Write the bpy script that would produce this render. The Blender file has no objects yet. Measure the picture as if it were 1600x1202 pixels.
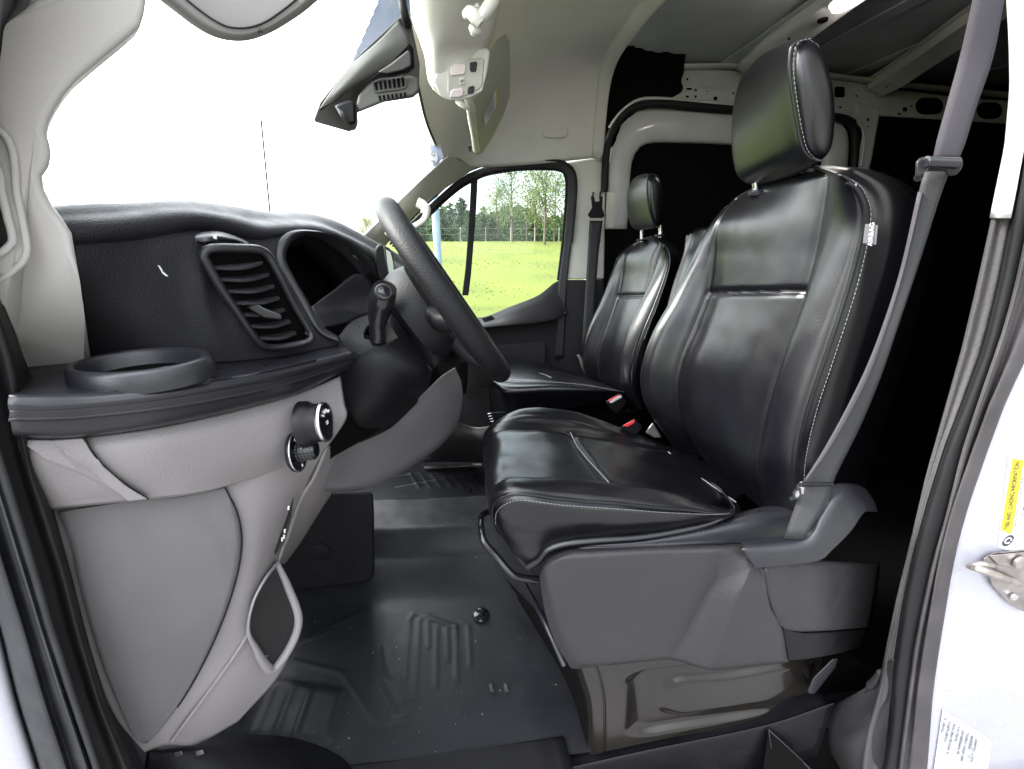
import bpy, bmesh, math, random
import numpy as np
from mathutils import Vector, Matrix, noise
random.seed(7)
SC = bpy.context.scene
COL = SC.collection
# ---------------------------------------------------------------- camera
FPX, PW, PH = 660.0, 1600.0, 1202.0
CAM = np.array([0.0, 0.0, 1.05])
PIT, YAW = math.radians(18.9), math.radians(6.54)
Fv = np.array([math.sin(YAW)*math.cos(PIT), math.cos(YAW)*math.cos(PIT), -math.sin(PIT)])
Rv = np.array([math.cos(YAW), -math.sin(YAW), 0.0])
Uv = np.cross(Rv, Fv)
cam = bpy.data.cameras.new('camera'); camo = bpy.data.objects.new('camera', cam); COL.objects.link(camo)
M = Matrix(((Rv[0], Uv[0], -Fv[0], CAM[0]), (Rv[1], Uv[1], -Fv[1], CAM[1]), (Rv[2], Uv[2], -Fv[2], CAM[2]), (0, 0, 0, 1)))
camo.matrix_world = M
cam.sensor_width = 36; cam.lens = FPX/PW*36; cam.clip_start = 0.01; cam.clip_end = 2000
SC.camera = camo
# ---------------------------------------------------------------- world, sun, exposure
SUN_EL, SUN_AZ = math.radians(33), math.radians(280)
w = bpy.data.worlds.new('World'); SC.world = w; w.use_nodes = True
nt = w.node_tree; nt.nodes.clear()
out = nt.nodes.new('ShaderNodeOutputWorld'); bg = nt.nodes.new('ShaderNodeBackground')
sky = nt.nodes.new('ShaderNodeTexSky'); sky.sky_type = 'NISHITA'; sky.sun_disc = False
sky.sun_elevation = SUN_EL; sky.sun_rotation = SUN_AZ; sky.dust_density = 2.5
tc = nt.nodes.new('ShaderNodeTexCoord'); nz = nt.nodes.new('ShaderNodeTexNoise')
nz.inputs['Scale'].default_value = 2.2; nz.inputs['Detail'].default_value = 6
rp = nt.nodes.new('ShaderNodeValToRGB'); rp.color_ramp.elements[0].position = .36; rp.color_ramp.elements[1].position = .56
mx = nt.nodes.new('ShaderNodeMixRGB'); mx.inputs[2].default_value = (11.2, 11.5, 12.0, 1)
nt.links.new(tc.outputs['Generated'], nz.inputs['Vector']); nt.links.new(nz.outputs['Fac'], rp.inputs['Fac'])
nt.links.new(rp.outputs['Color'], mx.inputs['Fac']); nt.links.new(sky.outputs[0], mx.inputs[1])
# overcast glow: the cloud is brightest around the hidden sun and duller on the other side
dt = nt.nodes.new('ShaderNodeVectorMath'); dt.operation = 'DOT_PRODUCT'
dt.inputs[1].default_value = (math.sin(SUN_AZ)*math.cos(SUN_EL), math.cos(SUN_AZ)*math.cos(SUN_EL), math.sin(SUN_EL))
gm = nt.nodes.new('ShaderNodeMapRange'); gm.inputs[1].default_value = -.7; gm.inputs[2].default_value = .9; gm.inputs[3].default_value = .1; gm.inputs[4].default_value = 1.5
nrm = nt.nodes.new('ShaderNodeVectorMath'); nrm.operation = 'NORMALIZE'; gs = nt.nodes.new('ShaderNodeVectorMath'); gs.operation = 'SCALE'
nt.links.new(tc.outputs['Generated'], nrm.inputs[0]); nt.links.new(nrm.outputs[0], dt.inputs[0]); nt.links.new(dt.outputs['Value'], gm.inputs[0])
nt.links.new(mx.outputs[0], gs.inputs[0]); nt.links.new(gm.outputs[0], gs.inputs['Scale'])
nt.links.new(gs.outputs[0], bg.inputs['Color']); bg.inputs['Strength'].default_value = .14
nt.links.new(bg.outputs[0], out.inputs[0])
sl = bpy.data.lights.new('sun', 'SUN'); sl.energy = 3.0; sl.angle = math.radians(20); sl.color = (1, .97, .93)
slo = bpy.data.objects.new('sun', sl); COL.objects.link(slo)
# sun towards the viewer's side of the van: direction to the sun
sd = Vector((math.sin(SUN_AZ)*math.cos(SUN_EL), math.cos(SUN_AZ)*math.cos(SUN_EL), math.sin(SUN_EL)))
slo.rotation_euler = sd.to_track_quat('Z', 'Y').to_euler()
SC.view_settings.view_transform = 'Standard'; SC.view_settings.look = 'None'
SC.view_settings.exposure = 2.1; SC.view_settings.gamma = 1.0
SC.cycles.max_bounces = 8; SC.cycles.diffuse_bounces = 5; SC.cycles.glossy_bounces = 4; SC.cycles.transparent_max_bounces = 12
SC.cycles.caustics_reflective = False; SC.cycles.caustics_refractive = False
SC.cycles.use_denoising = True

# ---------------------------------------------------------------- measuring helpers
def ray(px, py):
    return Fv + (px-PW/2)/FPX*Rv + (PH/2-py)/FPX*Uv
def P(px, py, Y):                                   # point seen at a pixel, at lateral distance Y
    d = ray(px, py); return CAM + d*(Y/d[1])
def PZ(px, py, z=0.0):
    d = ray(px, py); return CAM + d*((z-CAM[2])/d[2])
def PX(px, py, x):
    d = ray(px, py); return CAM + d*(x/d[0])
def PL(pts, Y=None):
    return [P(*p) if len(p) == 3 else P(p[0], p[1], Y) for p in pts]
def resamp(pts, n):                                  # Catmull-Rom resample by arc length
    pts = np.array(pts, float)
    d = np.r_[0, np.cumsum(np.linalg.norm(np.diff(pts, axis=0), axis=1))]; d /= d[-1]
    return cr(pts, d, np.linspace(0, 1, n))
MONO = [False]
def cr(pts, t, q):
    n = len(pts); m = np.zeros_like(pts)
    for i in range(n):
        a, b = max(i-1, 0), min(i+1, n-1)
        m[i] = (pts[b]-pts[a])/max(t[b]-t[a], 1e-9)
        if MONO[0] and a < i < b:
            d0 = (pts[i]-pts[a])/(t[i]-t[a]); d1 = (pts[b]-pts[i])/(t[b]-t[i])
            m[i] = np.where(d0*d1 > 0, np.sign(d0)*np.minimum(np.abs(m[i]), 1.6*np.minimum(np.abs(d0), np.abs(d1))), 0)
    r = []
    for x in q:
        i = int(min(max(np.searchsorted(t, x)-1, 0), n-2)); h = t[i+1]-t[i]
        if h < 1e-9: r.append(pts[i]); continue
        s = (x-t[i])/h
        r.append((2*s**3-3*s*s+1)*pts[i]+(s**3-2*s*s+s)*h*m[i]+(-2*s**3+3*s*s)*pts[i+1]+(s**3-s*s)*h*m[i+1])
    return np.array(r)
def grid_cr(G, nr, nc, closed=False):                # G rows x cols x 3 control points, uniform parameter
    G = np.array(G, float); R, C = G.shape[:2]
    A = np.array([cr(G[:, j], np.arange(R, dtype=float), np.linspace(0, R-1, nr)) for j in range(C)]).transpose(1, 0, 2)
    return np.array([cr(A[i], np.arange(C, dtype=float), np.linspace(0, C-1, nc)) for i in range(nr)])
# ---------------------------------------------------------------- object helpers
def setp(o, label=None, cat=None, group=None, kind=None):
    if label: o['label'] = label
    if cat: o['category'] = cat
    if group: o['group'] = group
    if kind: o['kind'] = kind
    return o
def thing(name, label, cat, loc=(0, 0, 0), group=None, kind=None):
    o = bpy.data.objects.new(name, None); COL.objects.link(o); o.location = loc; o.empty_display_size = .05
    return setp(o, label, cat, group, kind)
def obj(name, me, mat, parent=None, smooth=True, bevel=0, seg=2, subsurf=0, solid=0, angle=40, off=-1):
    if isinstance(me, bmesh.types.BMesh):
        b = me; me = bpy.data.meshes.new(name); b.to_mesh(me); b.free()
    o = bpy.data.objects.new(name, me); COL.objects.link(o)
    if mat is not None: me.materials.append(mat)
    if smooth:
        me.polygons.foreach_set('use_smooth', [True]*len(me.polygons))
        if angle < 180: me.set_sharp_from_angle(angle=math.radians(angle))
    if solid:
        m = o.modifiers.new('s', 'SOLIDIFY'); m.thickness = solid; m.offset = off
    if bevel:
        m = o.modifiers.new('b', 'BEVEL'); m.width = bevel; m.segments = seg; m.limit_method = 'ANGLE'; m.angle_limit = math.radians(35)
        m.harden_normals = False
    if subsurf:
        m = o.modifiers.new('u', 'SUBSURF'); m.levels = subsurf; m.render_levels = subsurf
    if parent is not None:
        o.parent = parent
        if parent.parent is None: o.location = -parent.location
    return o
def quadmesh(A, closed_c=False, cap=None):
    A = np.array(A); R, C = A.shape[:2]
    bm = bmesh.new(); V = [[bm.verts.new(A[i, j]) for j in range(C)] for i in range(R)]
    for i in range(R-1):
        for j in range(C if closed_c else C-1):
            k = (j+1) % C
            try: bm.faces.new((V[i][j], V[i][k], V[i+1][k], V[i+1][j]))
            except ValueError: pass
    if cap:
        for i in (0, R-1):
            try: bm.faces.new(V[i])
            except ValueError: pass
    bmesh.ops.recalc_face_normals(bm, faces=bm.faces)
    return bm
def face_cam(bm):
    """turn an open sheet so that its front looks at the viewer's side (for solidify)"""
    s = 0
    c0 = Vector(CAM)
    for f in bm.faces:
        f.normal_update(); s += f.normal.dot(c0-f.calc_center_median())*f.calc_area()
    if s < 0: bmesh.ops.reverse_faces(bm, faces=bm.faces)
    return bm
def patch(name, G, mat, parent=None, n=(40, 40), disp=None, solid=.004, **k):
    A = grid_cr(G, n[0], n[1])
    if disp is not None:
        du = np.gradient(A, axis=0); dv = np.gradient(A, axis=1)
        N = np.cross(du, dv); N /= (np.linalg.norm(N, axis=2, keepdims=True)+1e-9)
        c = CAM-A.reshape(-1, 3).mean(0)
        if (N.reshape(-1, 3).mean(0)@c) < 0: N = -N
        u = np.linspace(0, len(G)-1, n[0])[:, None]; v = np.linspace(0, len(G[0])-1, n[1])[None, :]
        A = A+N*disp(u, v)[..., None]
    bm = face_cam(quadmesh(A))
    return obj(name, bm, mat, parent, solid=solid, angle=60, **k)
def strip(name, curves, mat, parent=None, n=40, sub=6, solid=.004, **k):
    """surface through several curves (each a list of points), resampled to n"""
    G = [resamp(c, n) for c in curves]
    A = np.array([cr(np.array([g[i] for g in G]), np.arange(len(G), dtype=float), np.linspace(0, len(G)-1, (len(G)-1)*sub+1)) for i in range(n)])
    return obj(name, face_cam(quadmesh(A)), mat, parent, solid=solid, angle=60, **k)
def plate(name, pts, th, mat, parent=None, bevel=.003, seg=2, Y=None, d=None, **k):
    """outline (3D or pixel points) pushed back by th into a solid plate"""
    V3 = [np.array(p) for p in pts] if Y is None and not k.pop('pix', False) else PL(pts, Y)
    if d is None: d = np.mean(V3, axis=0)-CAM; d = d/np.linalg.norm(d)
    d = np.array(d, float); bm = bmesh.new()
    a = [bm.verts.new(p) for p in V3]; b = [bm.verts.new(np.array(p)+d*th) for p in V3]
    n = len(a); bm.faces.new(a); bm.faces.new(b[::-1])
    for i in range(n): bm.faces.new((a[i], b[i], b[(i+1) % n], a[(i+1) % n]))
    bmesh.ops.recalc_face_normals(bm, faces=bm.faces)
    return obj(name, bm, mat, parent, bevel=bevel, seg=seg, **k)
def tube_bm(pts, r, seg=10, closed=False, n=None, bm=None, flat=1.0, upv=(0, 0, 1)):
    pts = np.array(pts, float)
    if n: pts = resamp(np.vstack([pts, pts[:1]]) if closed else pts, n+(1 if closed else 0)); pts = pts[:-1] if closed else pts
    R = np.full(len(pts), r) if np.isscalar(r) else np.interp(np.linspace(0, 1, len(pts)), np.linspace(0, 1, len(r)), r)
    bm = bm or bmesh.new(); N = len(pts); rings = []; prev = None
    for i in range(N):
        a, b = (pts[(i-1) % N], pts[(i+1) % N]) if closed else (pts[max(i-1, 0)], pts[min(i+1, N-1)])
        t = Vector(b-a).normalized()
        if prev is None:
            u = Vector(upv); u = (u-t*u.dot(t))
            if u.length < .05: u = Vector((1, 0, 0)); u = u-t*u.dot(t)
        else: u = prev-t*prev.dot(t)
        u.normalize(); prev = u; s = t.cross(u)
        rings.append([bm.verts.new(Vector(pts[i])+(u*math.cos(q)*flat+s*math.sin(q))*R[i]) for q in [2*math.pi*j/seg for j in range(seg)]])
    for i in range(N if closed else N-1):
        for j in range(seg):
            A, B = rings[i], rings[(i+1) % N]
            bm.faces.new((A[j], A[(j+1) % seg], B[(j+1) % seg], B[j]))
    if not closed: bm.faces.new(rings[0][::-1]); bm.faces.new(rings[-1])
    bmesh.ops.recalc_face_normals(bm, faces=bm.faces)
    return bm
def tube(name, pts, r, mat, parent=None, **k):
    kk = {a: k.pop(a) for a in ('seg', 'closed', 'n', 'flat', 'upv') if a in k}
    return obj(name, tube_bm(pts, r, **kk), mat, parent, **k)
def ribbon(name, L, R, mat, parent=None, th=.002, n=30):
    L, R = resamp(L, n), resamp(R, n)
    A = np.array([[L[i], L[i]*.75+R[i]*.25, (L[i]+R[i])/2, L[i]*.25+R[i]*.75, R[i]] for i in range(n)])
    A[:, 1:4, 1] -= .0015
    return obj(name, face_cam(quadmesh(A)), mat, parent, solid=th, angle=180)
def lathe_bm(c, axis, prof, seg=32, sx=1.0, up=(0, 0, 1)):
    """prof: list of (r, h) along axis"""
    ax = Vector(axis).normalized(); u = Vector(up); u = (u-ax*u.dot(ax))
    if u.length < .01: u = Vector((1, 0, 0)); u = u-ax*u.dot(ax)
    u.normalize(); s = ax.cross(u); bm = bmesh.new(); c = Vector(c); rings = []
    for r, h in prof:
        rings.append([bm.verts.new(c+ax*h+(u*math.cos(q)+s*math.sin(q)*sx)*max(r, 1e-5)) for q in [2*math.pi*j/seg for j in range(seg)]])
    for A, B in zip(rings, rings[1:]):
        for j in range(seg): bm.faces.new((A[j], A[(j+1) % seg], B[(j+1) % seg], B[j]))
    bm.faces.new(rings[0][::-1]); bm.faces.new(rings[-1])
    bmesh.ops.recalc_face_normals(bm, faces=bm.faces); return bm
def lathe(name, c, axis, prof, mat, parent=None, seg=32, sx=1.0, up=(0, 0, 1), **k):
    return obj(name, lathe_bm(c, axis, prof, seg, sx, up), mat, parent, **k)
def box_bm(c, sx, sy, sz, bm=None, rot=None):
    bm = bm or bmesh.new(); r = bmesh.ops.create_cube(bm, size=1)
    for v in r['verts']:
        p = Vector((v.co.x*sx, v.co.y*sy, v.co.z*sz))
        if rot is not None: p = rot @ p
        v.co = p+Vector(c)
    return bm
def text(name, s, size, M3, mat, parent=None, ext=.0002, align='CENTER', fit=0, **k):
    c = bpy.data.curves.new('t', 'FONT'); c.body = s; c.size = size; c.extrude = ext; c.align_x = align; c.align_y = 'CENTER'
    to = bpy.data.objects.new('t', c); COL.objects.link(to)
    dg = bpy.context.evaluated_depsgraph_get(); me = bpy.data.meshes.new_from_object(to.evaluated_get(dg))
    bpy.data.objects.remove(to); bpy.data.curves.remove(c)
    if fit:
        xs__ = [v.co.x for v in me.vertices]; me.transform(Matrix.Diagonal((fit/(max(xs__)-min(xs__)), 1, 1, 1)))
    me.transform(M3)
    return obj(name, me, mat, parent, smooth=False, **k)
def frame(o, x, y):                                  # 4x4 with x axis, y axis (made square), origin
    x = Vector(x).normalized(); y = Vector(y); y = (y-x*y.dot(x)).normalized(); z = x.cross(y); o = Vector(o)
    return Matrix(((x.x, y.x, z.x, o.x), (x.y, y.y, z.y, o.y), (x.z, y.z, z.z, o.z), (0, 0, 0, 1)))
# ---------------------------------------------------------------- materials
def mat(name, col, rough=.5, metal=0, bump=0, bscale=300, kind='noise', mottle=.12, mscale=6, spec=.28, coat=0, rvar=.08, emit=0, sheen=0, bdist=.001):
    m = bpy.data.materials.new(name); m.use_nodes = True; t = m.node_tree; b = t.nodes['Principled BSDF']
    N = t.nodes.new; L = t.links.new
    co = N('ShaderNodeTexCoord')
    n1 = N('ShaderNodeTexNoise'); n1.inputs['Scale'].default_value = mscale; n1.inputs['Detail'].default_value = 5
    L(co.outputs['Object'], n1.inputs['Vector'])
    mr = N('ShaderNodeMapRange'); mr.inputs[1].default_value = .3; mr.inputs[2].default_value = .7
    mr.inputs[3].default_value = 1-mottle; mr.inputs[4].default_value = 1+mottle
    L(n1.outputs['Fac'], mr.inputs[0])
    v = N('ShaderNodeVectorMath'); v.operation = 'SCALE'; v.inputs[0].default_value = col[:3]
    L(mr.outputs[0], v.inputs['Scale']); L(v.outputs[0], b.inputs['Base Color'])
    r2 = N('ShaderNodeMapRange'); r2.inputs[1].default_value = .3; r2.inputs[2].default_value = .7
    r2.inputs[3].default_value = max(rough-rvar, 0); r2.inputs[4].default_value = min(rough+rvar, 1)
    n3 = N('ShaderNodeTexNoise'); n3.inputs['Scale'].default_value = mscale*4; n3.inputs['Detail'].default_value = 4
    L(co.outputs['Object'], n3.inputs['Vector']); L(n3.outputs['Fac'], r2.inputs[0]); L(r2.outputs[0], b.inputs['Roughness'])
    b.inputs['Metallic'].default_value = metal; b.inputs['Specular IOR Level'].default_value = spec
    if coat: b.inputs['Coat Weight'].default_value = coat; b.inputs['Coat Roughness'].default_value = .08
    if sheen: b.inputs['Sheen Weight'].default_value = sheen
    if emit: b.inputs['Emission Color'].default_value = (*col[:3], 1); b.inputs['Emission Strength'].default_value = emit
    if bump:
        if kind == 'noise':
            x = N('ShaderNodeTexNoise'); x.inputs['Scale'].default_value = bscale; x.inputs['Detail'].default_value = 3; o = x.outputs['Fac']
        else:
            x = N('ShaderNodeTexVoronoi'); x.inputs['Scale'].default_value = bscale
            if kind == 'leather': x.feature = 'DISTANCE_TO_EDGE'
            o = x.outputs['Distance']
        L(co.outputs['Object'], x.inputs['Vector'])
        bp = N('ShaderNodeBump'); bp.inputs['Strength'].default_value = bump; bp.inputs['Distance'].default_value = bdist
        L(o, bp.inputs['Height']); L(bp.outputs[0], b.inputs['Normal'])
    return m
m_leather = mat('black_leather', (.002, .002, .0034), .30, bump=.14, bscale=600, kind='voronoi', spec=.6, rvar=.012, mottle=.05)
m_thread = mat('grey_thread', (.2, .2, .21), .7)
m_seam = mat('seam_black', (.004, .004, .005), .6)
m_dash = mat('charcoal_plastic', (.0205, .020, .0245), .5, bump=.7, bscale=560, mottle=.15, bdist=.002)
m_dashl = mat('charcoal_smooth', (.017, .017, .021), .34, spec=.5, bump=.2, bscale=600)
m_black = mat('black_plastic', (.005, .005, .006), .5, bump=.5, bscale=420, spec=.25, bdist=.0015)
m_sill = mat('sill_black', (.003, .003, .0045), .45, bump=.4, bscale=300, spec=.3)
m_void = mat('deep_black', (.0022, .0022, .0022), .85, spec=.08)
m_gloss = mat('gloss_black', (.01, .01, .012), .15, spec=.6)
m_grey = mat('grey_plastic', (.245, .228, .235), .5, bump=.5, bscale=330, bdist=.0012, mottle=.06)
m_greyd = mat('dark_grey_plastic', (.029, .0275, .029), .46, bump=.6, bscale=300, bdist=.0015, mottle=.06)
m_beige = mat('light_grey_trim', (.56, .54, .53), .62, bump=.25, bscale=500, mottle=.04)
m_head = mat('headliner_cloth', (.74, .725, .67), .8, bump=.3, bscale=900, mottle=.05)
m_head2 = mat('beige_plastic', (.66, .645, .58), .55, bump=.15, bscale=500, mottle=.04)
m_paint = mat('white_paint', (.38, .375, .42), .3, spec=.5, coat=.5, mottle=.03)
m_inpaint = mat('grey_inner_paint', (.5, .5, .48), .35, coat=.2, mottle=.1)
m_roof = mat('roof_panel', (.45, .475, .48), .5, mottle=.12)
m_visp = mat('visor_vinyl', (.46, .45, .39), .6, bump=.2, bscale=600, mottle=.04)
m_vis = mat('visor_cloth', (.25, .24, .232), .8, bump=.2, bscale=600, mottle=.04, spec=.1)
m_rubber = mat('rubber_seal', (.02, .0205, .023), .55, bump=.3, bscale=150, mottle=.35, mscale=14)
m_rubberd = mat('rubber_black', (.01, .01, .011), .6, bump=.2, bscale=200)
m_rubberl = mat('rubber_grey', (.045, .046, .05), .55, mottle=.3, mscale=14, bump=.2, bscale=120)
m_mat = mat('floor_rubber', (.012, .0125, .015), .44, bump=.5, bscale=300, mottle=.15, mscale=7, rvar=.05)
m_web = mat('belt_webbing', (.045, .041, .048), .6, bump=.5, bscale=900, mottle=.08)
m_webd = mat('belt_webbing_dark', (.024, .024, .025), .6, bump=.5, bscale=900, mottle=.08)
m_chrome = mat('chrome', (.7, .7, .72), .28, metal=1)
m_steel = mat('steel', (.42, .38, .36), .35, metal=.8, mottle=.3, mscale=30)
m_bronze = mat('seat_pedestal_paint', (.010, .0085, .007), .22, coat=.5, mottle=.12, mscale=5, rvar=.03)
m_red = mat('red_button', (.6, .05, .05), .35)
m_lens = mat('lamp_lens', (.8, .7, .67), .3)
m_label = mat('label_white', (.66, .66, .68), .4)
m_yellow = mat('label_yellow', (.8, .62, .03), .4)
m_ink = mat('ink', (.05, .05, .06), .5)
m_inkg = mat('ink_grey', (.3, .3, .33), .5)
m_lamp = mat('lamp_glow', (1, .93, .88), .3, emit=18)
m_white = mat('white_mark', (.75, .75, .75), .5)
m_scuff = mat('scuff', (.8, .8, .82), .6)
m_screen = mat('screen_glass', (.45, .5, .42), .12, spec=.6)

def glass(name, tint=(1, 1, 1), refl=.06, rough=.0):
    m = bpy.data.materials.new(name); m.use_nodes = True; t = m.node_tree; t.nodes.clear()
    o = t.nodes.new('ShaderNodeOutputMaterial'); mx = t.nodes.new('ShaderNodeMixShader'); tr = t.nodes.new('ShaderNodeBsdfTransparent')
    gl = t.nodes.new('ShaderNodeBsdfGlossy'); gl.inputs['Roughness'].default_value = rough; tr.inputs[0].default_value = (*tint, 1)
    fr = t.nodes.new('ShaderNodeFresnel'); fr.inputs[0].default_value = 1.35
    mu = t.nodes.new('ShaderNodeMath'); mu.operation = 'MULTIPLY'; mu.inputs[1].default_value = refl*10
    t.links.new(fr.outputs[0], mu.inputs[0]); t.links.new(mu.outputs[0], mx.inputs[0])
    t.links.new(tr.outputs[0], mx.inputs[1]); t.links.new(gl.outputs[0], mx.inputs[2]); t.links.new(mx.outputs[0], o.inputs[0])
    return m
m_glass = glass('window_glass', (.93, .97, .95), .07)

def frit_mat():                                        # dotted blue-grey band printed on the windscreen
    m = bpy.data.materials.new('windscreen_frit'); m.use_nodes = True; t = m.node_tree; b = t.nodes['Principled BSDF']
    b.inputs['Base Color'].default_value = (.09, .11, .17, 1); b.inputs['Roughness'].default_value = .3
    return m
m_frit = frit_mat()
exec_later = []

# ================================================================ VAN BODY
van = thing('van_body', 'white cargo van body with its open driver door frame, roof, pillars and windscreen', 'van', (.2, 1.2, 0))
def yc(pts, Y, ys):                                     # curve given as (x, y) in picture, resampled on rows ys
    xs = np.interp(ys, [p[1] for p in pts], [p[0] for p in pts]); Yv = np.interp(ys, [p[1] for p in pts], [p[2] if len(p) > 2 else Y for p in pts])
    return [P(x, y, q) for x, y, q in zip(xs, ys, Yv)]
m_sealg = mat('seal_brown_grey', (.058, .053, .055), .65, bump=.3, bscale=120, mottle=.25, mscale=14)
m_pil = mat('pillar_grey', (.075, .072, .072), .85, bump=.6, bscale=250, mottle=.08, bdist=.002)
def mixc(c, d, t): return [(x*(1-t)+np.interp(y, [p[1] for p in d], [p[0] for p in d])*t, y) for x, y in c]
# rear edge of the door opening (right of the picture)
ys = np.linspace(-220, 1420, 42)
b0 = [(1560, -300), (1578, -20), (1582, 60), (1583, 140), (1575, 230), (1552, 340), (1530, 440), (1505, 545), (1478, 640), (1450, 740), (1425, 850), (1400, 950), (1385, 1020), (1378, 1060), (1350, 1160), (1330, 1500)]
b1 = [(1640, -300), (1640, -20), (1625, 100), (1605, 200), (1587, 300), (1575, 360), (1560, 440), (1535, 540), (1510, 610), (1475, 700), (1450, 780), (1425, 870), (1408, 950), (1400, 1010), (1393, 1040), (1390, 1100), (1385, 1160), (1376, 1202), (1340, 1500)]
b2 = [(1680, -300), (1660, 0), (1640, 200), (1602, 370), (1587, 440), (1565, 520), (1530, 620), (1500, 710), (1478, 800), (1455, 880), (1437, 960), (1427, 1010), (1415, 1100), (1402, 1202), (1370, 1500)]
b25 = [(1690, -300), (1675, 0), (1655, 200), (1615, 400), (1590, 480), (1545, 620), (1515, 710), (1490, 800), (1467, 880), (1447, 960), (1437, 1010), (1425, 1100), (1410, 1202), (1378, 1500)]
b3 = [(1740, -300), (1720, 0), (1695, 300), (1640, 470), (1600, 570), (1575, 620), (1545, 700), (1510, 800), (1490, 880), (1480, 940), (1470, 1000), (1458, 1080), (1449, 1202), (1420, 1500)]
def off(c, dx): return [(p[0]+dx, p[1]) for p in c]
B = lambda c, Y: yc(c, Y, ys)
strip('pillar_trim', [B(off(b0, -3), .56), B(b0, .503), B(mixc(b0, b1, .5), .495), B(b1, .489), B(off(b1, 3), .50)], m_pil, van, n=60, solid=.006)
# upper, lighter pillar trim
yu = np.linspace(-220, 341, 20)
strip('upper_pillar_trim', [yc(off(b0, -6), .56, yu), yc(off(b0, -1), .488, yu), yc(off(b1, 1), .472, yu)], m_beige, van, n=30, solid=.004)
strip('door_seal', [B(b1, .492), B(off(b1, 8), .468), B(b2, .463), B(off(b2, 4), .474)], m_rubberd, van, n=60)
strip('door_seal', [B(off(b2, -1), .470), B(off(b2, 3), .458), B(off(b2, 8), .456), B(b25, .461), B(off(b25, 5), .462), B(off(b3, -24), .453), B(off(b3, -5), .452), B(b3, .462)], m_sealg, van, n=60)
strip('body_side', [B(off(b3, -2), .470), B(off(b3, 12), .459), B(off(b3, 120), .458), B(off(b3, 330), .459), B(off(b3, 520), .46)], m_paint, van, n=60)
# front edge of the opening (left of the picture)
ysl = np.linspace(-200, 1420, 42)
a_w = [(-230, -200), (-190, 400), (-120, 600), (-60, 800), (0, 985), (25, 1090), (60, 1202), (120, 1420)]
a_r = [(-130, -200), (-110, 400), (-55, 560), (0, 735), (52, 900), (75, 980), (115, 1100), (150, 1202), (220, 1420)]
a_i = [(60, -200), (50, 0), (0, 40), (-40, 120), (-50, 250), (-30, 400), (0, 478), (32, 590), (32, 680), (78, 795), (108, 900), (135, 1010), (165, 1110), (205, 1202), (290, 1420)]
A_ = lambda c, Y: yc(c, Y, ysl)
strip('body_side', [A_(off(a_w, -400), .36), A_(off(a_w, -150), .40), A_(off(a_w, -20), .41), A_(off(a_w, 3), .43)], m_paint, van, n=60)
strip('door_seal', [A_(a_w, .425), A_(mixc(a_w, a_r, .12), .405), A_(mixc(a_w, a_r, .45), .395), A_(mixc(a_w, a_r, .6), .405), A_(mixc(a_w, a_r, .85), .398), A_(off(a_r, -4), .415)], m_rubber, van, n=60)
tube('seal_lip', [p for p in A_(off(a_r, 2), .405)], .0035, m_rubberl, van, n=80)
strip('door_seal', [A_(off(a_r, 0), .42), A_(mixc(a_r, a_i, .25), .425), A_(mixc(a_r, a_i, .6), .43), A_(mixc(a_r, a_i, .85), .42), A_(off(a_i, 4), .45), A_(off(a_i, 22), .62)], m_rubberd, van, n=60)
# A pillar trim, viewer's side
at = [(55, -6), (150, -40), (232, -20), (226, 20), (220, 40), (200, 58), (178, 76), (148, 101), (118, 127), (100, 148), (86, 170), (76, 190), (72, 208), (77, 224), (79, 240), (75, 260), (64, 276), (68, 298), (82, 325), (98, 345), (112, 366), (118, 400), (125, 440), (133, 500), (142, 562), (90, 582), (36, 600), (26, 565), (14, 525), (0, 476), (-60, 420), (-60, 100), (0, 38)]
plate('pillar_trim', [P(x, y, .455+max(x, 0)*.00022+max(y-480, 0)*.0009) for x, y in at], .05, m_beige, van, bevel=.006, seg=3)
ring = [(-40, 200), (-10, 198), (8, 212), (18, 232), (23, 260), (26, 300), (34, 340), (42, 385), (38, 405), (20, 424), (0, 437), (-40, 450)]
plate('handle_bezel', [P(x, y, .4535+max(x, 0)*.00022) for x, y in ring], .01, m_beige, van, bevel=.002)
tube('handle_bezel', [P(x, y, .4525+max(x, 0)*.00022) for x, y in ring], .0028, m_beige, van, n=50)
inr = [(-40, 240), (-6, 262), (2, 300), (12, 340), (20, 375), (14, 385), (0, 396), (-40, 410)]
plate('handle_pocket', [P(x, y, .4505+max(x, 0)*.00022) for x, y in inr], .004, m_greyd, van, bevel=.002)
tube('handle_pocket', [P(x, y, .4495+max(x, 0)*.00022) for x, y in inr], .003, m_beige, van, n=40)
# headliner: from the windscreen header back, and down the far side
HG = [[(540, -300, .72), (612, -70, 1.02), (643, 80, 1.33), (664, 185, 1.58), (690, 252, 1.76)],
      [(660, -300, .78), (690, -70, 1.08), (705, 75, 1.42), (720, 175, 1.70), (735, 262, 1.88)],
      [(840, -300, .82), (820, -70, 1.18), (815, 50, 1.52), (815, 148, 1.80), (820, 258, 1.93)],
      [(1000, -300, .84), (930, -70, 1.20), (895, 40, 1.50), (885, 128, 1.80), (885, 252, 1.935)],
      [(1200, -300, .86), (1075, -60, 1.20), (995, 30, 1.47), (948, 112, 1.80), (934, 247, 1.94)]]
HP = [[P(*q) for q in r] for r in HG]
patch('headliner', HP, m_head, van, n=(60, 60), solid=.012)
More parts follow.
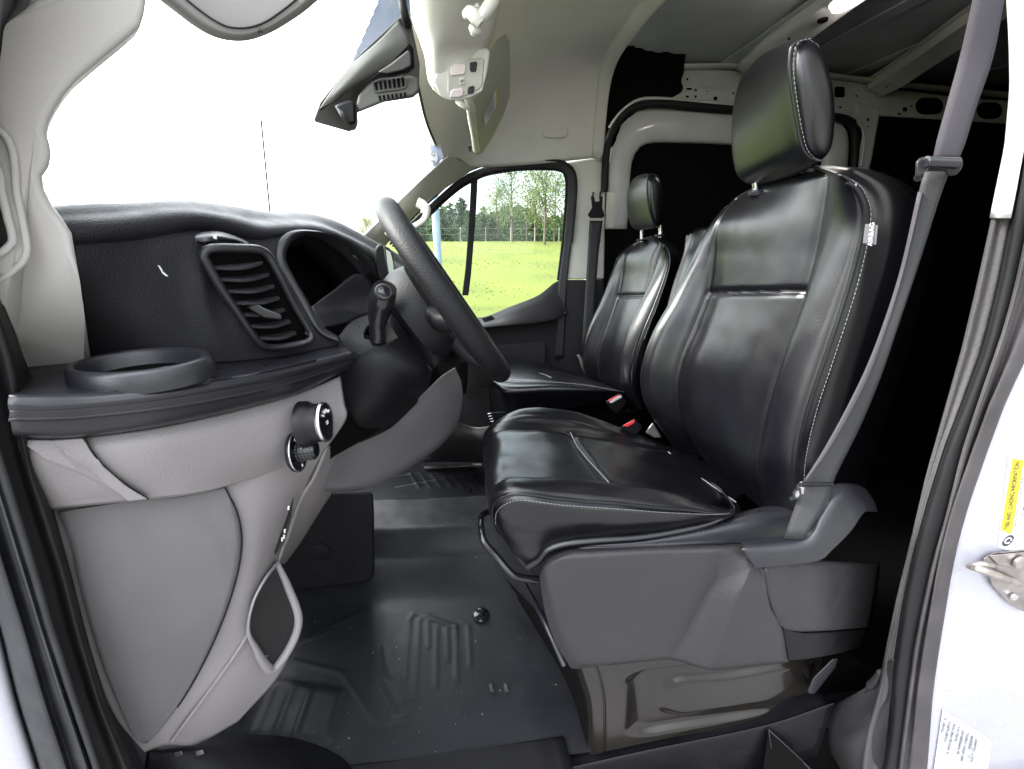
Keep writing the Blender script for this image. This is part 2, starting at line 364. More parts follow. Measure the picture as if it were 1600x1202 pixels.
# rear hem of the headliner
hem = [P(1210, -300, .86), P(1083, -58, 1.20), P(1003, 34, 1.47), P(955, 118, 1.80), P(940, 247, 1.935)]
strip('headliner_hem', [[p+np.array([-.045, 0, .004]) for p in hem], [p+np.array([0, 0, -.014]) for p in hem], [p+np.array([.004, 0, .03]) for p in hem]], m_head2, van, n=40, sub=4, solid=.006)
plate('coat_hook', [(848, 196), (852, 191), (884, 190), (889, 195), (887, 212), (880, 216), (853, 216), (847, 212)], .02, m_head2, van, Y=1.885, bevel=.005)
plate('trim_clip', [(893, 158), (912, 157), (912, 164), (893, 165)], .01, m_head2, van, Y=1.875, bevel=.002)
# passenger side A pillar trim
pa = [(700, 240, 1.74), (722, 252, 1.80), (745, 262, 1.90), (735, 268, 1.92), (712, 276, 1.9), (690, 292, 1.88), (668, 315, 1.86), (640, 345, 1.84), (612, 372, 1.80), (600, 388, 1.78), (570, 400, 1.70), (545, 395, 1.66), (560, 372, 1.66), (590, 345, 1.68), (630, 306, 1.70), (668, 270, 1.72)]
plate('pillar_trim', [P(*p) for p in pa], .05, m_beige, van, bevel=.015, seg=3)
# windscreen, its dark band and the sticker
ws_top = [P(20, -420, .72), P(330, -330, .80), P(540, -190, .92), P(612, -30, 1.05), P(650, 120, 1.36), P(668, 195, 1.60), P(690, 245, 1.76)]
ws_bot = [P(30, 330, .66), P(120, 345, .75), P(230, 352, .86), P(320, 360, 1.05), P(420, 372, 1.36), P(490, 385, 1.60), P(560, 392, 1.74)]
wm = [(a+b)/2+np.array([-.05, 0, .02]) for a, b in zip(ws_top, ws_bot)]
strip('windscreen', [ws_top, wm, ws_bot], m_glass, van, n=40, sub=6, solid=0)
bmf = bmesh.new()
fa = [P(582, -10, 1.03), P(632, -4, 1.12), P(634, 22, 1.15), P(628, 32, 1.16), P(590, 60, 1.16), P(552, 96, 1.16), P(566, 60, 1.12)]
# dotted band: rows of small printed dots on a thin strip
def inpoly(x, y, poly):
    r = False; j = len(poly)-1
    for i in range(len(poly)):
        if (poly[i][1] > y) != (poly[j][1] > y) and x < (poly[j][0]-poly[i][0])*(y-poly[i][1])/(poly[j][1]-poly[i][1])+poly[i][0]: r = not r
        j = i
    return r
fp = [(597, -12), (640, -12), (640, 30), (600, 55), (550, 98), (556, 82)]
k = 0
for iy in range(52):
    for ix in range(60):
        x = 545+ix*2.6+(iy % 2)*1.3; y = -12+iy*2.15
        if inpoly(x, y, fp):
            c = P(x, y, 1.12); s = .0018
            vs = [bmf.verts.new(c+np.array([math.cos(q)*s*1.05, 0, math.sin(q)*s])) for q in (0, 1.05, 2.09, 3.14, 4.19, 5.24)]
            bmf.faces.new(vs)
obj('windscreen_band', bmf, m_frit, van, smooth=False, solid=.0004)
plate('windscreen_band', [(661, 140), (672, 180), (684, 215), (693, 245), (684, 258), (677, 262), (672, 232), (664, 200)], .002, mat('frit_pale', (.35, .38, .5), .4), van, Y=1.70, bevel=0)
stk = lathe('inspection_sticker', P(677, 246, 1.69), (0, 1, 0), [(.019, 0), (.019, .001)], m_label, van, seg=24, sx=.8)
text('lettering', 'G', .02, frame(P(677, 241, 1.686), (1, 0, 0), (0, 0, 1)), m_ink, stk)
text('lettering', 'OK', .012, frame(P(677, 253, 1.686), (1, 0, 0), (0, 0, 1)), m_ink, stk)
tube('windscreen_gasket', PL([(622, -40, 1.0), (628, 0, 1.0), (632, 22, 1.0), (638, 40, 1.02)]), .008, m_rubberd, van, n=20)
# header strip over the windscreen (black edge)
tube('windscreen_gasket', ws_top[4:], .004, m_rubberd, van, n=60)
# roof and shell
ZR = 1.70
def boxp(name, x0, x1, y0, y1, z0, z1, m, parent=van, bevel=0, **k):
    return obj(name, box_bm(((x0+x1)/2, (y0+y1)/2, (z0+z1)/2), x1-x0, y1-y0, z1-z0), m, parent, smooth=bevel > 0, bevel=bevel, **k)
XR = 3.2
boxp('roof_panel', .1, XR, .40, 2.1, ZR+.02, ZR+.05, m_roof)
for xx in (1.05, 1.32, 1.65, 2.2, 2.5):
    boxp('roof_swage', xx, xx+.06, .5, 2.0, ZR+.012, ZR+.0185, m_roof, bevel=.004)
boxp('cargo_side_panel', .95, XR, 1.985, 2.03, -.05, ZR+.015, m_void)
boxp('cargo_side_panel', 1.0, XR, .60, .62, -.05, ZR-.2, m_void)
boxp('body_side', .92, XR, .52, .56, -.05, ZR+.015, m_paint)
boxp('rear_panel', XR, XR+.04, .44, 2.03, -.05, ZR+.05, m_void)
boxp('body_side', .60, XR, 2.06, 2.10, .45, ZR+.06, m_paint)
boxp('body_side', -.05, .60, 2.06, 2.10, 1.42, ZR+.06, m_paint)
boxp('cargo_floor', .95, XR, .44, 2.03, -.05, -.02, m_void)
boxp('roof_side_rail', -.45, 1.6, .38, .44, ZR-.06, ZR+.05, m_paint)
# roof ribs: pressed hat sections running across the van
def rib(pts_f, pts_r, name='roof_rib'):
    """front edge and rear edge of a rib, each a list of picture points with depth"""
    F = [P(*p) for p in pts_f]; R = [P(*p) for p in pts_r]
    F2 = [p+np.array([.0, 0, .03]) for p in F]; R2 = [p+np.array([.0, 0, .03]) for p in R]
    Fo = [p+np.array([-.02, 0, .032]) for p in F]; Ro = [p+np.array([.02, 0, .032]) for p in R]
    mid = [(a+b)/2+np.array([0, 0, .003]) for a, b in zip(F, R)]
    return strip(name, [Fo, F2, F, mid, R, R2, Ro], m_inpaint, van, n=40, sub=2, solid=.002)
r1 = rib([(1150, 108, 1.9), (1195, 72, 1.66), (1255, 33, 1.45), (1310, -5, 1.30), (1450, -95, 1.05), (1650, -230, .8)],
         [(1168, 124, 1.9), (1215, 98, 1.66), (1280, 52, 1.45), (1345, 5, 1.30), (1490, -85, 1.05), (1700, -215, .8)])
r2 = rib([(1352, 142, 1.93), (1385, 122, 1.82), (1430, 92, 1.64), (1490, 50, 1.45), (1570, -5, 1.28), (1680, -80, 1.05)],
         [(1375, 152, 1.93), (1405, 138, 1.82), (1455, 106, 1.64), (1520, 64, 1.45), (1600, 10, 1.28), (1715, -62, 1.05)])
# drain dimples and press marks along the first rib
for px, py, Y in ((1232, 58, 1.5), (1187, 92, 1.72), (1458, 80, 1.6), (1385, 133, 1.86), (1391, 129, 1.84)):
    c = P(px, py, Y); lathe('rib_hole', c-np.array([0, .004, .006]), (0, 1, 0), [(.004, 0), (.004, .002)], m_void, r1, seg=12)
# cargo lamp, lit, on the first rib
lp = thing('cargo_lamp', 'lit oval ceiling lamp glowing on the first roof rib behind the seats', 'ceiling lamp', tuple(P(1318, 3, 1.31)))
c = P(1320, 2, 1.285); ax = P(1300, 16, 1.36)-P(1345, -16, 1.2); ax /= np.linalg.norm(ax)
bm = lathe_bm(c+np.array([0, 0, .004]), (0, 0, -1), [(.0, 0), (.026, 0), (.026, .008), (.022, .016), (.012, .019), (.0, .02)], 28, 1, up=tuple(ax))
for v in bm.verts: v.co += Vector(ax)*((v.co-Vector(c)).dot(Vector(ax)))*1.1
obj('lens', bm, m_lamp, lp)
bm = lathe_bm(c+np.array([0, 0, .008]), (0, 0, -1), [(.0, 0), (.032, 0), (.032, .006), (.028, .009)], 28, 1, up=tuple(ax))
for v in bm.verts: v.co += Vector(ax)*((v.co-Vector(c)).dot(Vector(ax)))*1.0
obj('bezel', bm, m_head2, lp)
lathe('lamp_socket', P(1286, 30, 1.40), (0, 0, -1), [(.0, 0), (.014, 0), (.013, .006), (.0, .006)], m_void, lp, seg=20)
# far side structure of the load bay
def hole(name, px, py, w, h, Y, parent=None, m=None, r=.3):
    x0, x1, y0, y1 = px-w/2, px+w/2, py-h/2, py+h/2; e = min(w, h)*r
    pts = [(cx+e*math.cos(q), cy+e*math.sin(q)) for cx, cy, q0 in ((x1-e, y1-e, 0), (x0+e, y1-e, 1), (x0+e, y0+e, 2), (x1-e, y0+e, 3)) for q in [(q0+t/4)*math.pi/2 for t in range(5)]]
    return plate(name, pts, .004, m or m_void, parent or van, Y=Y, bevel=0)
rail = plate('side_rail', [(1050, 112), (1070, 106), (1150, 110), (1250, 118), (1330, 127), (1375, 136), (1480, 150), (1610, 160), (1610, 196), (1480, 188), (1378, 182), (1330, 184), (1250, 176), (1140, 168), (1060, 158), (1045, 155)], .03, m_inpaint, van, Y=1.93, bevel=.006)
strip('side_rail', [PL([(1050, 112), (1150, 109), (1250, 118), (1375, 134), (1610, 158)], 1.945), PL([(1052, 109), (1150, 106), (1250, 115), (1375, 131), (1610, 155)], 1.90), PL([(1040, 100), (1150, 100), (1250, 108), (1375, 124), (1610, 148)], 1.885)], m_inpaint, van, sub=2)
hole('rail_hole', 1110, 128, 35, 18, 1.925, rail, m_roof, .15)
hole('rail_hole', 1312, 144, 16, 17, 1.925, rail, None, .2)
hole('rail_hole', 1452, 166, 44, 26, 1.925, rail, None, .5); hole('rail_hole', 1546, 173, 40, 26, 1.925, rail, None, .5)
for x, y, a, b in ((1074, 124, 3, 4), (1077, 139, 8, 3), (1087, 141, 4, 3), (1074, 151, 5, 3), (1087, 151, 3, 4), (1105, 143, 2, 2), (1118, 154, 6, 6), (1146, 146, 3, 3), (1338, 150, 3, 3), (1313, 168, 4, 3), (1356, 187, 5, 5), (1414, 171, 7, 7), (1424, 166, 3, 3), (1405, 178, 5, 3), (1522, 172, 3, 5), (1356, 198, 3, 3)):
    hole('rail_hole', x, y, a, b, 1.925, rail, None, .3)
# corner post between sliding door and load bay
plate('side_post', [(1340, 160), (1376, 170), (1368, 215), (1362, 250), (1352, 300), (1335, 420), (1318, 420), (1330, 300), (1342, 240), (1348, 205), (1338, 192)], .03, m_inpaint, van, Y=1.925, bevel=.008)
# sliding door: light painted inner frame, black seal above
def band(name, outer, inner, Y, m, parent, dy=.0, dome=.012, n=50):
    O = PL(outer, Y); I = PL(inner, Y); Mi = [(a+b)/2+np.array([0, -dome, 0]) for a, b in zip(resamp(O, 20), resamp(I, 20))]
    return strip(name, [[p+np.array([0, .03, 0]) for p in O], O, Mi, I, [p+np.array([0, .05, 0]) for p in I]], m, parent, n=n, sub=4, solid=.002)
sd_ = thing('sliding_door', 'grey painted sliding cargo door with black window behind the passenger seat', 'sliding door', tuple(P(1100, 500, 1.95)))
band('door_frame', [(948, 358), (950, 300), (953, 240), (962, 208), (978, 186), (1000, 173), (1040, 172), (1100, 176), (1180, 182), (1280, 188), (1312, 192), (1324, 205), (1326, 240), (1318, 300), (1300, 400)],
     [(980, 358), (983, 300), (987, 255), (994, 236), (1005, 225), (1022, 221), (1060, 221), (1100, 222), (1180, 226), (1250, 230), (1285, 232), (1292, 245), (1288, 270), (1280, 320), (1268, 400)], 1.94, m_inpaint, sd_)
plate('door_window', [(975, 420), (980, 250), (1000, 215), (1300, 222), (1300, 700), (950, 700), (960, 420)], .01, m_void, sd_, Y=1.965, bevel=0)
tube('door_seal', PL([(944, 300), (948, 235), (957, 203), (975, 178), (1000, 165), (1040, 163), (1100, 168), (1180, 174), (1280, 180), (1320, 186), (1333, 200), (1336, 240), (1328, 300)], 1.925), .016, m_rubberd, sd_, n=60)
tube('rain_channel', PL([(952, 200), (966, 180), (985, 163), (1002, 155), (1030, 154), (1080, 158), (1150, 165), (1300, 176), (1340, 186), (1350, 215), (1345, 260)], 1.92), .006, m_inpaint, van, n=60)
plate('door_lower_panel', [(948, 356), (984, 356), (1000, 360), (1000, 600), (925, 600)], .01, m_void, sd_, Y=1.95, bevel=0)
plate('door_lower_panel', [(949, 300), (974, 300), (974, 356), (949, 356)], .006, m_head2, sd_, Y=1.93, bevel=.003)
# black insulation behind the headliner
G = [[(968, 86, 1.78), (995, 70, 1.80), (1030, 72, 1.82), (1073, 82, 1.84)], [(950, 125, 1.88), (985, 120, 1.90), (1030, 118, 1.90), (1066, 122, 1.90)], [(940, 200, 1.94), (965, 170, 1.93), (1010, 150, 1.92), (1060, 148, 1.915)], [(936, 330, 1.96), (948, 280, 1.96), (955, 210, 1.95), (1000, 172, 1.95)]]
patch('insulation', [[P(*q) for q in r] for r in G], m_void, van, n=(30, 30), disp=lambda u, v: .006*np.sin(u*7+v*3)*np.sin(v*9), solid=.01)
tube('wire', PL([(946, 130), (941, 170), (938, 205), (936, 245)], 1.935), .002, m_chrome, van)
# B pillar on the far side
plate('pillar_trim', [(884, 252), (934, 247), (945, 248), (946, 300), (944, 437), (884, 437), (890, 380), (896, 300), (893, 268)], .05, m_head2, van, Y=1.945, bevel=.008)
plate('pillar_trim', [(884, 437), (944, 437), (945, 500), (940, 640), (870, 640), (876, 560), (884, 500)], .05, m_greyd, van, Y=1.94, bevel=.008)
plate('inner_wall', [(941, 248), (955, 248), (955, 640), (938, 640)], .01, m_void, van, Y=1.952, bevel=0)
for x in (927, 938):
    tube('belt_slot', PL([(x, 300), (x-1, 312)], 1.94), .003, m_rubberd, van)
# outer shell of the far side, under and ahead of the door
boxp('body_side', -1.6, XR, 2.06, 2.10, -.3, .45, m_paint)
boxp('firewall', -1.02, -.98, .45, 2.06, -.3, .88, m_void)
# ================================================================ PASSENGER DOOR
pd = thing('passenger_door', 'closed passenger door with grey panel and divided window over the grass', 'door', tuple(P(820, 600, 1.98)))
YD = 1.97
wo = [(612, 385), (640, 350), (680, 312), (712, 284), (735, 270), (760, 261), (800, 255), (850, 253), (880, 255), (893, 262), (899, 275), (900, 300), (893, 380), (886, 440), (880, 560)]
wi = [(622, 388), (650, 356), (688, 318), (716, 294), (738, 281), (760, 272), (800, 265), (850, 263), (873, 265), (882, 270), (886, 282), (886, 305), (880, 380), (873, 438), (866, 560)]
strip('window_frame', [[p+np.array([0, .0, 0]) for p in PL(wo, YD-.02)], PL(mixc(wo, wo, 0), YD-.035), [(a+b)/2 for a, b in zip(PL(wo, YD-.03), PL(wi, YD-.03))], PL(wi, YD-.02), PL(wi, YD+.03)], m_greyd, pd, n=60, sub=3, solid=.003)
tube('window_seal', PL([(x-3, y-3) for x, y in wo[:9]]+wo[9:13], YD-.035), .006, m_rubberd, pd, n=60)
tube('window_seal', PL([(x+1.5, y+1.5) for x, y in wi[:9]]+[(x-1.5, y) for x, y in wi[9:14]], YD-.016), .005, m_rubberd, pd, n=60)
plate('window_divider', [(736, 276), (747, 273), (744, 330), (740, 380), (736, 430), (732, 462), (722, 462), (727, 420), (731, 370), (734, 320)], .02, m_black, pd, Y=YD-.01, bevel=.003)
plate('glass', [(600, 400), (640, 355), (690, 308), (735, 275), (800, 258), (890, 258), (893, 400), (878, 450), (780, 505), (720, 500), (600, 470)], .004, m_glass, pd, Y=YD+.01, bevel=0)
G = [[(600, 435, YD-.0), (650, 450, YD-.0), (720, 490, YD), (755, 495, YD-.01), (800, 478, YD-.01), (840, 462, YD-.01), (868, 441, YD-.01), (888, 437, YD-.01)],
     [(600, 455, YD-.03), (650, 470, YD-.03), (720, 503, YD-.05), (760, 504, YD-.06), (800, 491, YD-.06), (840, 478, YD-.05), (868, 465, YD-.03), (889, 458, YD-.02)],
     [(600, 500, YD-.05), (650, 510, YD-.05), (720, 515, YD-.06), (760, 512, YD-.09), (800, 508, YD-.10), (840, 504, YD-.08), (868, 498, YD-.06), (887, 490, YD-.03)],
     [(600, 530, YD-.03), (650, 530, YD-.03), (720, 532, YD-.03), (760, 526, YD-.03), (800, 520, YD-.03), (840, 515, YD-.03), (866, 508, YD-.02), (885, 500, YD-.02)],
     [(600, 640, YD), (650, 640, YD), (720, 640, YD), (760, 640, YD), (800, 640, YD), (840, 640, YD), (862, 640, YD), (876, 640, YD)],
     [(600, 740, YD), (650, 740, YD), (720, 740, YD), (760, 740, YD), (800, 740, YD), (840, 740, YD), (862, 740, YD), (876, 740, YD)]]
patch('door_panel', [[P(*q) for q in r] for r in G], m_greyd, pd, n=(60, 50), solid=.01)
plate('door_pocket', [(765, 541), (848, 533), (853, 540), (853, 600), (765, 600)], .01, m_greyd, pd, Y=YD-.035, bevel=.006)
plate('door_pocket', [(700, 610), (765, 605), (770, 690), (722, 695), (700, 690)], .01, m_greyd, pd, Y=YD-.03, bevel=.006)
plate('switch', [(752, 497), (768, 493), (774, 499), (757, 504)], .01, m_gloss, pd, Y=YD-.075, bevel=.002)
# ================================================================ GRAB HANDLE
gh = thing('grab_handle', 'pale grab handle on the passenger side windscreen pillar behind the steering wheel', 'grab handle', tuple(P(640, 345, 1.7)))
tube('grip', PL([(658, 318), (667, 326), (664, 342), (648, 354), (630, 362), (612, 366)], 1.66), [.012, .013, .011, .011, .011, .012], m_head2, gh, n=30, seg=12)
tube('mount', PL([(652, 316), (662, 322), (664, 332)], 1.67), [.016, .017, .012], m_head2, gh, n=12)
tube('mount', PL([(604, 360), (612, 366), (618, 372)], 1.67), [.014, .016, .014], m_head2, gh, n=12)
# ================================================================ DASHBOARD
dash = thing('dashboard', 'charcoal dashboard over grey lower panels with air vent and shelf', 'dashboard', (-.4, 1.0, .6))
G = [[(142, 562, .575), (240, 568, .565), (340, 568, .60), (440, 558, .66), (535, 538, .74)],
     [(133, 500, .53), (225, 500, .55), (315, 500, .595), (405, 505, .64), (508, 512, .73)],
     [(125, 430, .50), (215, 430, .548), (300, 430, .595), (385, 425, .65), (462, 440, .73)],
     [(118, 388, .50), (215, 382, .555), (300, 376, .60), (375, 375, .67), (440, 398, .73)],
     [(112, 368, .51), (230, 357, .565), (300, 352, .615), (385, 362, .70), (450, 362, .77)]]
# shape the vent surround with a shallow rise
patch('face_panel', [[P(*q) for q in r] for r in G], m_dash, dash, n=(60, 80), disp=lambda u, v: .010*np.exp(-((v-2.1)/.22)**2)*np.clip(1-np.abs(u-1.8)/2.2, 0, 1), solid=.006)
lo = [(40, 377, .485), (110, 370, .50), (230, 359, .56), (300, 353, .61), (350, 358, .65), (400, 366, .70), (440, 364, .76), (490, 362, .84), (545, 380, .98), (590, 408, 1.12), (640, 440, 1.30)]
mi = [(40, 356, .485), (105, 348, .508), (200, 341, .555), (290, 334, .61), (345, 340, .66), (400, 350, .74), (445, 349, .82), (495, 353, .92), (550, 376, 1.06), (596, 400, 1.2), (645, 430, 1.4)]
hi = [(40, 337, .53), (100, 332, .56), (170, 329, .60), (260, 324, .68), (340, 331, .78), (400, 339, .88), (445, 338, .98), (500, 348, 1.08), (555, 374, 1.22), (600, 396, 1.34), (650, 425, 1.5)]
LO, MI, HI = PL(lo), PL(mi), PL(hi)
BK = [p+np.array([-.30, .02, -.06]) for p in HI]; BK2 = [p+np.array([-.55, .03, -.14]) for p in HI]
UN = [p+np.array([-.05, .01, -.02]) for p in LO]
strip('top_pad', [UN, LO, MI, HI, BK, BK2], m_dash, dash, n=70, sub=7, solid=.006)
# passenger half of the dashboard
G = [[(560, 420, 1.2), (640, 440, 1.3), (700, 470, 1.5), (730, 490, 1.7), (740, 500, 1.93)],
     [(560, 460, 1.15), (640, 480, 1.2), (690, 500, 1.4), (720, 520, 1.65), (735, 530, 1.93)],
     [(560, 560, 1.15), (640, 560, 1.2), (700, 560, 1.4), (722, 570, 1.65), (738, 575, 1.93)],
     [(560, 660, 1.2), (640, 640, 1.3), (700, 625, 1.45), (722, 620, 1.65), (735, 615, 1.93)]]
patch('face_panel', [[P(*q)+np.array([-.02, 0, 0]) for q in r] for r in G], m_dash, dash, n=(30, 40), solid=.01)
# bin lid at the left of the pad
lid = patch('storage_lid', [[P(306, 366, .585), P(320, 362, .60), P(345, 362, .62), P(375, 372, .65), P(390, 380, .66)], [P(304, 371, .575), P(320, 368, .585), P(345, 370, .60), P(372, 376, .635), P(388, 383, .65)], [P(312, 377, .575), P(325, 377, .58), P(345, 378, .60), P(368, 382, .635), P(386, 386, .65)]], m_dashl, dash, n=(16, 24), solid=.008)
plate('notch', [(331, 367), (338, 367), (339, 374), (334, 373)], .002, m_white, lid, Y=.583, bevel=0)
# scratch on the panel
bm = bmesh.new()
for a in ([(246, 414), (250, 416), (255, 424), (252, 424)], [(251, 423), (257, 426), (263, 432), (260, 432), (254, 428)]):
    bm.faces.new([bm.verts.new(P(x, y, .553)) for x, y in a])
obj('scratch', bm, m_scuff, dash, smooth=False)
# air vent: bezel, black plate painting the shade inside, slats, slider
vo = [(318, 402, .592), (322, 392, .595), (334, 388, .60), (370, 388, .62), (404, 390, .64), (418, 398, .65), (436, 428, .66), (460, 476, .68), (485, 520, .695), (486, 530, .69), (470, 537, .685), (430, 543, .66), (412, 541, .645), (398, 528, .635), (372, 490, .62), (345, 450, .605)]
vp = [P(x, y, q-.022) for x, y, q in vo]
bm = tube_bm(vp, .0055, seg=10, closed=True, n=90)
vent = obj('air_vent', bm, m_dashl, dash)
cen = np.mean(vp, axis=0)
plate('vent_shade', [p*.97+cen*.03+np.array([-.006, .012, 0]) for p in resamp(vp+[vp[0]], 40)[:-1]], .01, m_void, vent, d=(-.3, 1, 0), bevel=0)
strip('vent_wall', [[p+np.array([0, .001, 0]) for p in vp[5:10]], [p*.86+cen*.14+np.array([-.002, .008, -.0]) for p in vp[5:10]]], m_dashl, vent, n=24, sub=3, solid=.002)
for i in range(7):
    t = (i+.6)/7.2
    yl = 402+t*132; xl = np.interp(yl, [402, 450, 490, 528, 541], [322, 347, 374, 400, 414]); xr = np.interp(yl-6, [396, 428, 476, 520, 530], [412, 432, 456, 480, 484])
    a0, a1 = xl+4, xr-10-t*8
    Ya, Yb = np.interp(a0, [318, 485], [.592, .69])-.012, np.interp(a1, [318, 485], [.592, .69])-.012
    L0 = P(a0, yl+2, Ya); R0 = P(a1, yl-5, Yb); Mm = (L0+R0)/2+np.array([.006, -.004, -.003])
    dn = np.array([.0, -.004, -.0105])*1; bk = np.array([-.022, .012, .006])
    strip('slat', [[L0+bk, Mm+bk, R0+bk], [L0, Mm, R0], [L0+dn*.25+np.array([.002, -.001, 0]), Mm+dn*.3+np.array([.003, -.002, 0]), R0+dn*.25+np.array([.002, -.001, 0])], [L0+dn*.5, Mm+dn*.55, R0+dn*.5], [L0+dn+bk, Mm+dn+bk, R0+dn+bk]], m_dash, vent, n=16, sub=3, solid=0)
plate('slider', [(384, 480), (402, 475), (412, 481), (440, 492), (440, 500), (412, 497), (400, 490)], .012, m_dashl, vent, Y=.607, bevel=.002)
# instrument hood and its recess
inn = [(512, 517, .735), (498, 506, .735), (480, 470, .735), (458, 432, .735), (446, 405, .735), (452, 385, .745), (466, 372, .765), (490, 370, .80), (520, 384, .85), (548, 407, .90), (570, 430, .93), (590, 458, .95), (602, 485, .96), (612, 505, .96)]
outr = [(536, 536, .72), (500, 520, .71), (470, 475, .715), (447, 436, .715), (432, 406, .715), (434, 380, .725), (452, 362, .745), (490, 360, .79), (530, 368, .84), (566, 391, .90), (590, 416, .94), (610, 446, .96), (622, 475, .97), (628, 500, .97)]
I3, O3 = PL(inn), PL(outr)
deep = [p+np.array([-.10, .012, .0]) for p in I3]
hood = strip('instrument_hood', [O3, [(a+b)/2+np.array([.006, -.004, .002]) for a, b in zip(O3, I3)], I3, [p+np.array([-.012, .002, 0]) for p in I3]], m_dashl, dash, n=70, sub=5, solid=.002)
strip('hood_wall', [[p+np.array([-.012, .002, 0]) for p in I3], deep], m_black, hood, n=50, sub=2, solid=.002)
bm = bmesh.new(); vs = [bm.verts.new(p) for p in resamp(deep, 40)]; f = bm.faces.new(vs); bmesh.ops.triangulate(bm, faces=[f])
cl = obj('instrument_cluster', bm, m_void, dash, smooth=False, solid=.003)
# grey lower face of the recess
patch('cluster_mask', [[P(486, 480, .75), P(520, 455, .80), (P(560, 428, .88)), P(588, 455, .93)], [P(492, 492, .745), P(530, 480, .80), P(570, 460, .88), P(600, 480, .93)], [P(506, 512, .74), P(540, 505, .79), P(580, 490, .86), P(608, 500, .92)]], m_dashl, dash, n=(16, 24), solid=.002)
# switch pod right of the hood
plate('hazard_button', [(548, 398), (556, 400), (560, 407), (553, 404)], .006, m_gloss, dash, Y=.88, bevel=.001)
plate('dash_slot', [(560, 415), (572, 414), (592, 440), (598, 455), (588, 450)], .01, m_void, dash, Y=.93, bevel=.001)
# shelf
sb = [(28, 597, .455), (90, 575, .49), (142, 558, .51), (240, 565, .56), (340, 566, .61), (440, 556, .67), (532, 538, .745)]
st = [(14, 618, .405), (70, 619, .415), (130, 617, .43), (260, 604, .465), (400, 583, .54), (480, 566, .61), (549, 549, .70)]
sf = [(12, 630, .400), (70, 633, .41), (130, 630, .424), (260, 616, .458), (400, 593, .532), (480, 574, .602), (552, 553, .695)]
s2 = [(13, 641, .400), (70, 641, .41), (130, 638, .424), (260, 624, .458), (400, 600, .533), (480, 581, .603), (553, 558, .695)]
s3 = [(14, 658, .402), (70, 658, .412), (130, 655, .426), (260, 640, .46), (400, 614, .535), (480, 593, .605), (551, 565, .698)]
s4 = [(20, 678, .408), (70, 681, .42), (130, 679, .433), (260, 661, .468), (400, 630, .542), (480, 606, .612), (545, 575, .705)]
s5 = [(26, 684, .43), (70, 687, .44), (130, 684, .452), (260, 666, .49), (400, 635, .565), (480, 611, .635), (540, 580, .73)]
SB, ST, SF, S2, S3, S4, S5 = map(PL, (sb, st, sf, s2, s3, s4, s5))
for i_ in range(3): SB[i_] = PZ(sb[i_][0], sb[i_][1], .907)
SB[3] = PZ(240, 565, .906)
shelf = strip('shelf', [[p+np.array([-.05, .05, 0]) for p in SB], SB, [(a*.12+b*.88) for a, b in zip(SB, ST)], ST, SF, S2], m_dashl, dash, n=60, sub=5, solid=.004)
strip('shelf_edge', [[p+np.array([0, .006, 0]) for p in S2], [p+np.array([0, .0015, 0]) for p in S2], S3, [p+np.array([0, .0012, 0]) for p in S3], S4, S5], m_dashl, shelf, n=60, sub=4, solid=.003)
# cup holder: raised ring, black disc inside painting the shade of a well
cc = P(226, 578, .495); cc[2] = .906
bm = lathe_bm(cc, (0, 0, 1), [(.0, -.004), (.0690, -.004), (.0700, .003), (.068, .015), (.0655, .019), (.0615, .020), (.058, .018), (.0555, .012), (.052, .001), (.0, .0)], 96)
for v in bm.verts: v.co.y = cc[1]+(v.co.y-cc[1])*.74; v.co.z += (v.co.y-cc[1])*.04
ring_ = obj('cup_holder', bm, m_dashl, dash, angle=50)
bm = lathe_bm(cc+np.array([0, 0, .001]), (0, 0, 1), [(.0, 0), (.0515, 0), (.051, .0016), (.0, .0012)], 64)
for v in bm.verts: v.co.y = cc[1]+(v.co.y-cc[1])*.74; v.co.z += (v.co.y-cc[1])*.04
obj('well_shade', bm, m_void, ring_)
# lower fascia, pale grey
f0 = [(25, 684, .428), (75, 686, .438), (130, 684, .45), (260, 666, .485), (400, 634, .56), (480, 610, .63), (532, 588, .69)]
f1 = [(34, 710, .425), (90, 712, .434), (145, 708, .445), (260, 692, .475), (400, 662, .545), (480, 640, .61), (538, 628, .67)]
f2 = [(55, 750, .43), (105, 752, .44), (165, 745, .45), (280, 730, .485), (400, 705, .545), (470, 688, .60), (541, 655, .665)]
f3 = [(74, 786, .437), (125, 782, .448), (205, 774, .468), (300, 765, .50), (385, 745, .55), (450, 722, .60), (512, 698, .66)]
f4 = [(77, 795, .442), (128, 790, .453), (212, 781, .475), (310, 769, .508), (385, 750, .556), (448, 728, .606), (508, 702, .668)]
f5 = [(80, 797, .47), (130, 792, .48), (216, 783, .50), (312, 771, .53), (385, 752, .58), (448, 730, .63), (506, 704, .69)]
FF = [PL(f) for f in (f0, f1, f2, f3, f4, f5)]
fas = strip('lower_fascia', FF, m_grey, dash, n=70, sub=7, solid=.004)
endc = [(26, 687, .426), (80, 688, .437), (130, 684, .4475), (142, 703, .444), (162, 728, .447), (196, 757, .458), (232, 780, .475), (200, 784, .467), (168, 760, .453), (120, 738, .4385), (70, 715, .428)]
plate('end_cap', [P(x, y, q-.0035) for x, y, q in endc], .006, m_grey, fas, bevel=.0015)
tube('seam', [P(x, y, q-.0008) for x, y, q in ((131, 682, .446), (142, 703, .4425), (162, 728, .4455), (196, 757, .4565), (232, 780, .474))], .0009, m_seam, fas, n=30)
